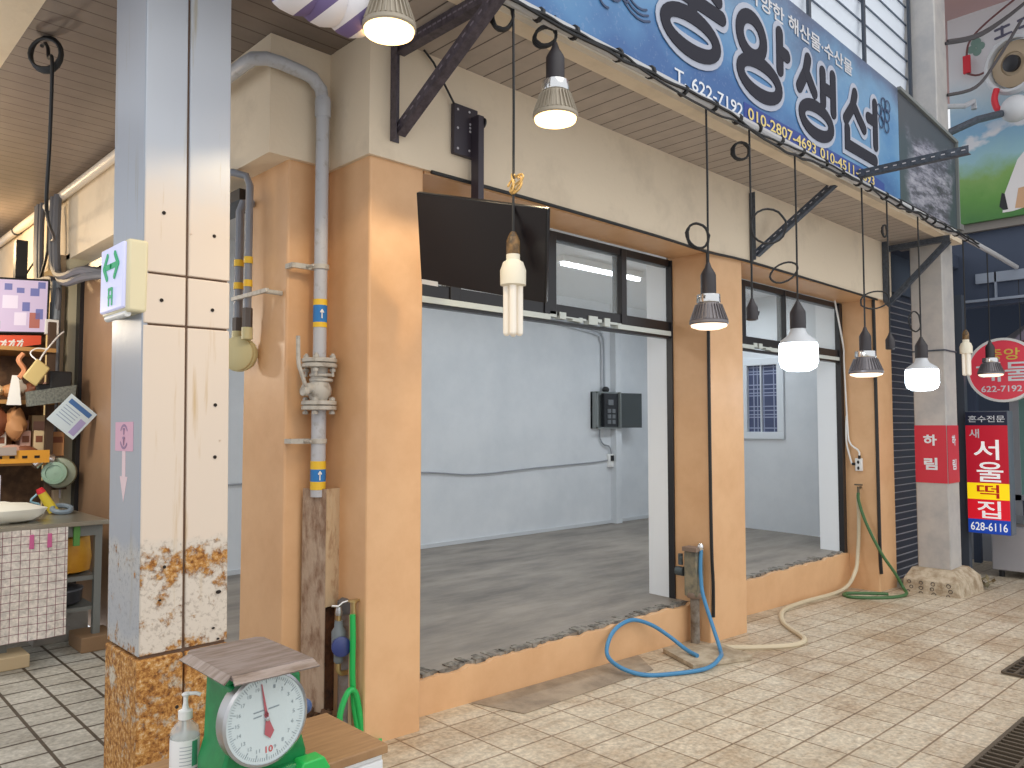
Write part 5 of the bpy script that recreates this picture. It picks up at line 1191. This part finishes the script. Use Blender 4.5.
# rack behind
SHIFT = Vector((-.045, -.42, 0))
t = thing('display_rack', 'dark wooden rack of the left stall crowded with goods', 'rack', (1.2, 7.4, 0))
RK = mat('rack_wood', (74, 56, 42), .7)
b = B().box(.3, 7.74, .0, 1.70, 7.78, 2.65); b.build('back_panel', mat('rack_back', (92, 70, 54), .8, var=(140, 108, 80), scale=7), t)
b = B()
for z in (1.20, 1.66, 2.06): b.box(.3, 7.15, z, 1.64, 7.75, z + .03)
b.build('shelf', mat('shelf_wood', (168, 126, 72), .6), t, each=1)
b = B().box(1.60, 7.2, 0, 1.65, 7.25, 2.3).box(.3, 7.2, 0, .35, 7.25, 2.3); b.build('post', RK, t, each=1)
random.seed(40)
SHIFT = Vector((0, 0, 0))
t = thing('stall_screen', 'tilted wall television with a lit price picture above the stall', 'television', (1.3, 6.95, 2.2))
q0, q1 = Vector((.9, 7.05, 0)), Vector((1.58, 6.95, 0)); sd_ = (q1 - q0).normalized(); sn = Vector((sd_.y, -sd_.x, 0)); su = (Z + sn * .12).normalized(); sc_ = Vector((1.24, 7.0, 2.42)); snn = sd_.cross(su)
sd2 = (sd_ + Z * .05).normalized(); su2 = su
B().obox(sc_, sd2 * .35, su2 * .215, snn * .02).build('cabinet', BLACKP, t, bevel=.005)
SCR = mat('screen_lilac', (190, 176, 206), .3, emit=(190, 176, 206), estr=.28)
scr = B().obox(sc_ + snn * .0205, sd2 * .335, su2 * .2, snn * .001).build('screen', SCR, t, smooth=False)
def patch(b, u, v, w_, h_): b.obox(sc_ + snn * .0225 + sd2 * (u + w_ / 2) + su2 * (v + h_ / 2), sd2 * w_ / 2, su2 * h_ / 2, snn * .0005)
b = B(); patch(b, .17, -.04, .05, .07); patch(b, .13, .10, .05, .04); patch(b, .22, .08, .06, .06); patch(b, .26, -.10, .05, .08); patch(b, .05, .12, .05, .05); patch(b, .27, .14, .05, .05)
b.mat(1); patch(b, .22, -.17, .07, .12); b.mat(2); patch(b, -.1, -.18, .13, .06); b.mat(3); patch(b, .12, -.15, .08, .10); patch(b, .04, -.02, .1, .1)
b.build('picture', [mat('scr_blue', (96, 100, 150), .4, emit=(96, 100, 150), estr=.5), mat('scr_brown', (150, 90, 80), .4, emit=(150, 90, 80), estr=.5), mat('scr_green', (120, 170, 140), .4, emit=(120, 170, 140), estr=.5), mat('scr_white', (214, 206, 226), .4, emit=(214, 206, 226), estr=.25)], scr, smooth=False)
B().box(1.36, 7.0, 2.62, 1.44, 7.08, 2.95).build('hanger', BLACK, t)
B().box(1.56, 6.94, 2.22, 1.66, 7.0, 2.34).build('junction_box', WHITE, t, bevel=.006)
SHIFT = Vector((-.10, -.1, -.035))
t = thing('red_banner', 'orange red strip banner with white marks under the stall screen', 'banner', (1.25, 7.1, 2.05))
b = B(); bo = Vector((.85, 7.08, 2.0)); bx = Vector((.95, 0, .10)).normalized()
b.prism([(0, 0), (.80, .09), (.80, .16), (0, .19)], bo, bx, Z, .012); b.build('strip', mat('banner_red', (226, 90, 60), .5), t)
b = B(); random.seed(8)
for k in range(5):
    u = .42 + k * .055; strokes(b, [[(u, .07 + k * .004), (u + .03, .13)], [(u, .12), (u + .035, .115)], [(u + .02, .07), (u + .03, .10)]], .006, bo, bx, Z, .003)
b.build('white_mark', WHITE, t)
# goods on the shelves
SHIFT = Vector((.09, -.42, .03))
CB = [mat('goods_cream', (226, 202, 160), .6), mat('goods_tan', (190, 138, 92), .6), mat('goods_pink', (206, 164, 148), .6), mat('goods_white', (228, 220, 206), .6), mat('goods_brown', (132, 78, 52), .6)]
for k, (x, wd, h, m_, lab) in enumerate(((1.02, .12, .20, 0, 'cream printed box standing at the left of the middle shelf'), (1.16, .06, .19, 3, 'white narrow box in the middle of the middle shelf'), (1.40, .07, .20, 0, 'cream leaning packet near the right end of the middle shelf'), (1.50, .11, .19, 1, 'brown paper tube box at the right end of the middle shelf'), (1.31, .07, .2, 2, 'pinkish carton on the middle shelf between cream packets'))):
    t = thing('food_box', lab, 'box', (x + wd / 2, 7.32, 1.23), 'boxes on the middle shelf of the stall')
    B().box(x, 7.27, 1.231, x + wd, 7.40, 1.23 + h).build('carton', CB[m_], t, bevel=.004)
    B().box(x + .012, 7.268, 1.23 + h * .55, x + wd - .012, 7.2705, 1.23 + h * .8).build('print', CB[4] if m_ != 4 else CB[0], t, smooth=False)
for k, (x, wd, h, m_, lab) in enumerate(((.98, .10, .30, 4, 'tall brown box at the left of the back row on the middle shelf'), (1.10, .09, .27, 3, 'white box second from the left in the back row on the middle shelf'), (1.21, .08, .31, 1, 'tan box third from the left in the back row on the middle shelf'), (1.31, .09, .28, 2, 'pink box fourth from the left in the back row on the middle shelf'), (1.42, .10, .32, 0, 'cream box at the right end of the back row on the middle shelf'))):
    t = thing('food_box', lab, 'box', (x + wd / 2, 7.5, 1.23), 'boxes on the middle shelf of the stall')
    B().box(x, 7.44, 1.231, x + wd, 7.56, 1.23 + h).build('carton', CB[m_], t, bevel=.004)
    B().box(x + .01, 7.438, 1.23 + h * .6, x + wd - .01, 7.4405, 1.23 + h * .85).build('print', CB[(m_ + 2) % 5], t, smooth=False)
for k, (x, z, m_, lab) in enumerate(((1.30, 1.75, 3, 'white paper bag on the upper shelf right of the tan bundle'), (1.40, 1.74, 4, 'dark brown bag near the right end of the upper shelf'), (1.50, 1.74, 2, 'pinkish bag at the right end of the upper shelf'))):
    b = B().blob((x, 7.36, z), .06, .06, .07, 12, 8, .12); tag(b.build('produce_bag', CB[m_]), lab, 'bag', 'bags on the upper shelf of the stall')
for k, (x, y, z, m_, lab) in enumerate(((1.02, 7.2, 1.285, 2, 'pinkish snack bag lying at the left of the yellow tray'), (1.24, 7.2, 1.28, 2, 'pinkish snack bag lying at the middle of the yellow tray'), (1.12, 7.22, 1.27, 4, 'brown snack bag lying between pink bags in the yellow tray'), (1.33, 7.2, 1.27, 4, 'brown snack bag at the right end of the yellow tray'))):
    b = B().blob((x, y, z), .085, .05, .045, 12, 8, .12); tag(b.build('snack_bag', CB[m_]), lab, 'snack', 'snack bags in the yellow tray')
t = thing('food_tray', 'yellow orange slotted tray along the front of the middle shelf', 'tray', (1.1, 7.16, 1.2))
b = B().box(.7, 7.10, 1.20, 1.47, 7.115, 1.285).box(.7, 7.10, 1.19, 1.47, 7.26, 1.20); b.build('tray', mat('tray_yellow', (226, 160, 50), .45), t)
b = B()
for x in (1.05, 1.13, 1.21, 1.29, 1.37): b.box(x, 7.0985, 1.225, x + .035, 7.1, 1.245)
b.build('slot', DARK, t)
tag(B().box(1.03, 7.08, 1.25, 1.25, 7.09, 1.31).build('price_card', mat('card_grey', (170, 158, 150), .5), smooth=False), 'grey price card clipped to the yellow tray', 'card')
for k, (x, z, rx, rz, m_, lab) in enumerate(((1.02, 1.78, .12, .10, 1, 'tan paper bag on the upper shelf at the picture edge'), (1.1, 1.73, .09, .05, 0, 'cream garlic bag lying on the upper shelf'), (1.22, 1.73, .06, .05, 1, 'small tan bundle at the right of the upper shelf'))):
    b = B().blob((x, 7.22, z), rx, .09, rz, 12, 8, .1); tag(b.build('produce_bag', CB[m_]), lab, 'bag', 'bags on the upper shelf of the stall')
for k, (x, z, m_, lab) in enumerate(((.98, 1.52, 1, 'brown bundle hanging at the left under the upper shelf'), (1.14, 1.5, 4, 'dark brown bundle hanging in the middle under the upper shelf'), (1.27, 1.48, 1, 'brown bundle hanging at the right under the upper shelf'))):
    b = B().blob((x, 7.25, z), .075, .07, .12, 12, 8, .15); tag(b.build('dried_bundle', CB[m_]), lab, 'produce', 'bundles hanging under the upper shelf')
# hanging things on the post
SHIFT = Vector((.03, -.30, .05))
t = thing('wire_basket', 'grey woven basket with black pouch hung on the stall post', 'basket', (1.52, 6.95, 1.6))
b = B().prism([(-.15, -.07), (.15, -.02), (.16, .10), (-.16, .04)], (1.52, 6.90, 1.66), X, Z, .10); b.build('basket', mat('woven_grey', (124, 128, 122), .7, var=(84, 88, 84), scale=60), t)
B().box(1.50, 6.905, 1.72, 1.65, 6.99, 1.86).box(1.42, 6.91, 1.70, 1.52, 6.98, 1.76).build('pouch', BLACK, t, bevel=.01)
tag(B().obox((1.40, 6.86, 1.84), (.045, 0, .07), (.045, 0, -.035), (0, .012, 0)).build('yellow_tag', mat('tag_yellow', (196, 176, 120), .5), bevel=.01), 'yellowish card hanging by a white string on the stall post', 'card')
tag(B().tube([(1.41, 6.86, 1.91), (1.45, 6.88, 1.99), (1.55, 6.95, 2.12), (1.6, 6.98, 2.17)], .006, 6, smooth=4).tube([(1.40, 6.86, 1.93), (1.36, 6.88, 1.98), (1.40, 6.89, 2.02), (1.48, 6.9, 2.02)], .005, 6, smooth=4).build('white_string', WHITE), 'white string tied to the yellowish card', 'string')
tag(B().prism([(-.05, -.12), (.045, -.12), (.02, .10), (-.02, .10)], (1.29, 6.98, 1.72), X, Z, .004).build('paper_slip', WHITE), 'bright white paper slip hanging left of the grey basket', 'paper')
tag(B().tube([(1.33, 6.95, 1.98), (1.30, 6.94, 1.93), (1.34, 6.95, 1.86), (1.31, 6.95, 1.80)], .018, 6, smooth=4).build('orange_ribbon', mat('ribbon_orange', (206, 140, 100), .6)), 'orange ribbon hanging at the top of the dark rack', 'ribbon')
SHIFT = Vector((.06, -.2, 0.09))
t = thing('notice_card', 'blue and white laminated card tilted on the stall post', 'card', (1.62, 6.72, 1.42))
cc = Vector((1.60, 6.70, 1.475)); e1 = Vector((.115, 0, -.10)); e2 = Vector((.085, 0, .10)) 
B().obox(cc, e1 * .78, e2 * .95, (0, .003, 0)).build('sheet', mat('card_white', (206, 222, 232), .3), t, smooth=False)
b = B(); b.obox(cc + e2 * .62 - Y * .0035, e1 * .62, e2 * .14, (0, .0005, 0)); b.mat(1)
for k in range(5): b.obox(cc + e2 * (.3 - k * .18) - e1 * .2 - Y * .0035, e1 * .42, e2 * .025, (0, .0005, 0))
b.mat(2).obox(cc + e1 * .52 - e2 * .3 - Y * .0035, e1 * .16, e2 * .5, (0, .0005, 0))
b.build('print', [mat('card_blue', (70, 112, 170), .4), mat('card_line', (150, 170, 196), .4), mat('card_violet', (166, 160, 206), .4)], t, smooth=False)
SHIFT = Vector((0, 0, 0))
tag(B().box(1.715, 7.03, .92, 1.722, 7.0, 1.3).box(1.60, 6.99, 1.02, 1.70, 6.995, 1.34).build('paper_notice', mat('paper_lilac', (206, 200, 208), .6), smooth=False), 'pale lilac paper stuck on the post behind the round blower', 'paper')
SHIFT = Vector((0, -.5, 0))
tag(B().box(1.0, 7.12, .86, 1.24, 7.125, 1.14).build('paper_notice', mat('paper_grey', (200, 200, 208), .6), smooth=False), 'grey printed paper under the middle shelf at the picture edge', 'paper')
SHIFT = Vector((.1, -.1, 0))
t = thing('air_blower', 'round grey green blower with chrome outlet on the stall post', 'blower', (1.56, 6.9, 1.03))
bc = Vector((1.55, 6.86, 1.135)); bn = Vector((-.35, -1, .05)).normalized()
B().lathe([(.09, -.10), (.135, -.09), (.145, -.03), (.135, .0), (.10, .01)], bc, bn, 28).xform(Matrix.Translation(bc) @ Matrix.Scale(.82, 4) @ Matrix.Translation(-bc)).build('housing', mat('blower_green', (150, 158, 140), .4, .3), t)
B().lathe([(.085, .0), (.092, .01), (.085, .05), (.06, .055), (.058, .045), (.03, .05), (.001, .052)], bc - X * .03 + bn * .01, bn, 24, False).build('inlet', mat('blower_inlet', (146, 176, 156), .3), t)
B().tube([(1.50, 6.84, 1.24), (1.42, 6.84, 1.26), (1.36, 6.83, 1.20)], [.04, .05, .045], 12).build('outlet', CHROME, t)
B().box(1.5, 6.93, 1.0, 1.62, 7.2, 1.06).build('bracket', RK, t)
tag(B().tube([(1.40, 6.85, .98), (1.36, 6.85, .93), (1.42, 6.85, .90), (1.37, 6.85, .86)], .008, 6, smooth=4).build('blue_string', mat('string_blue', (150, 200, 220), .5)), 'pale blue string dangling under the blower', 'string')
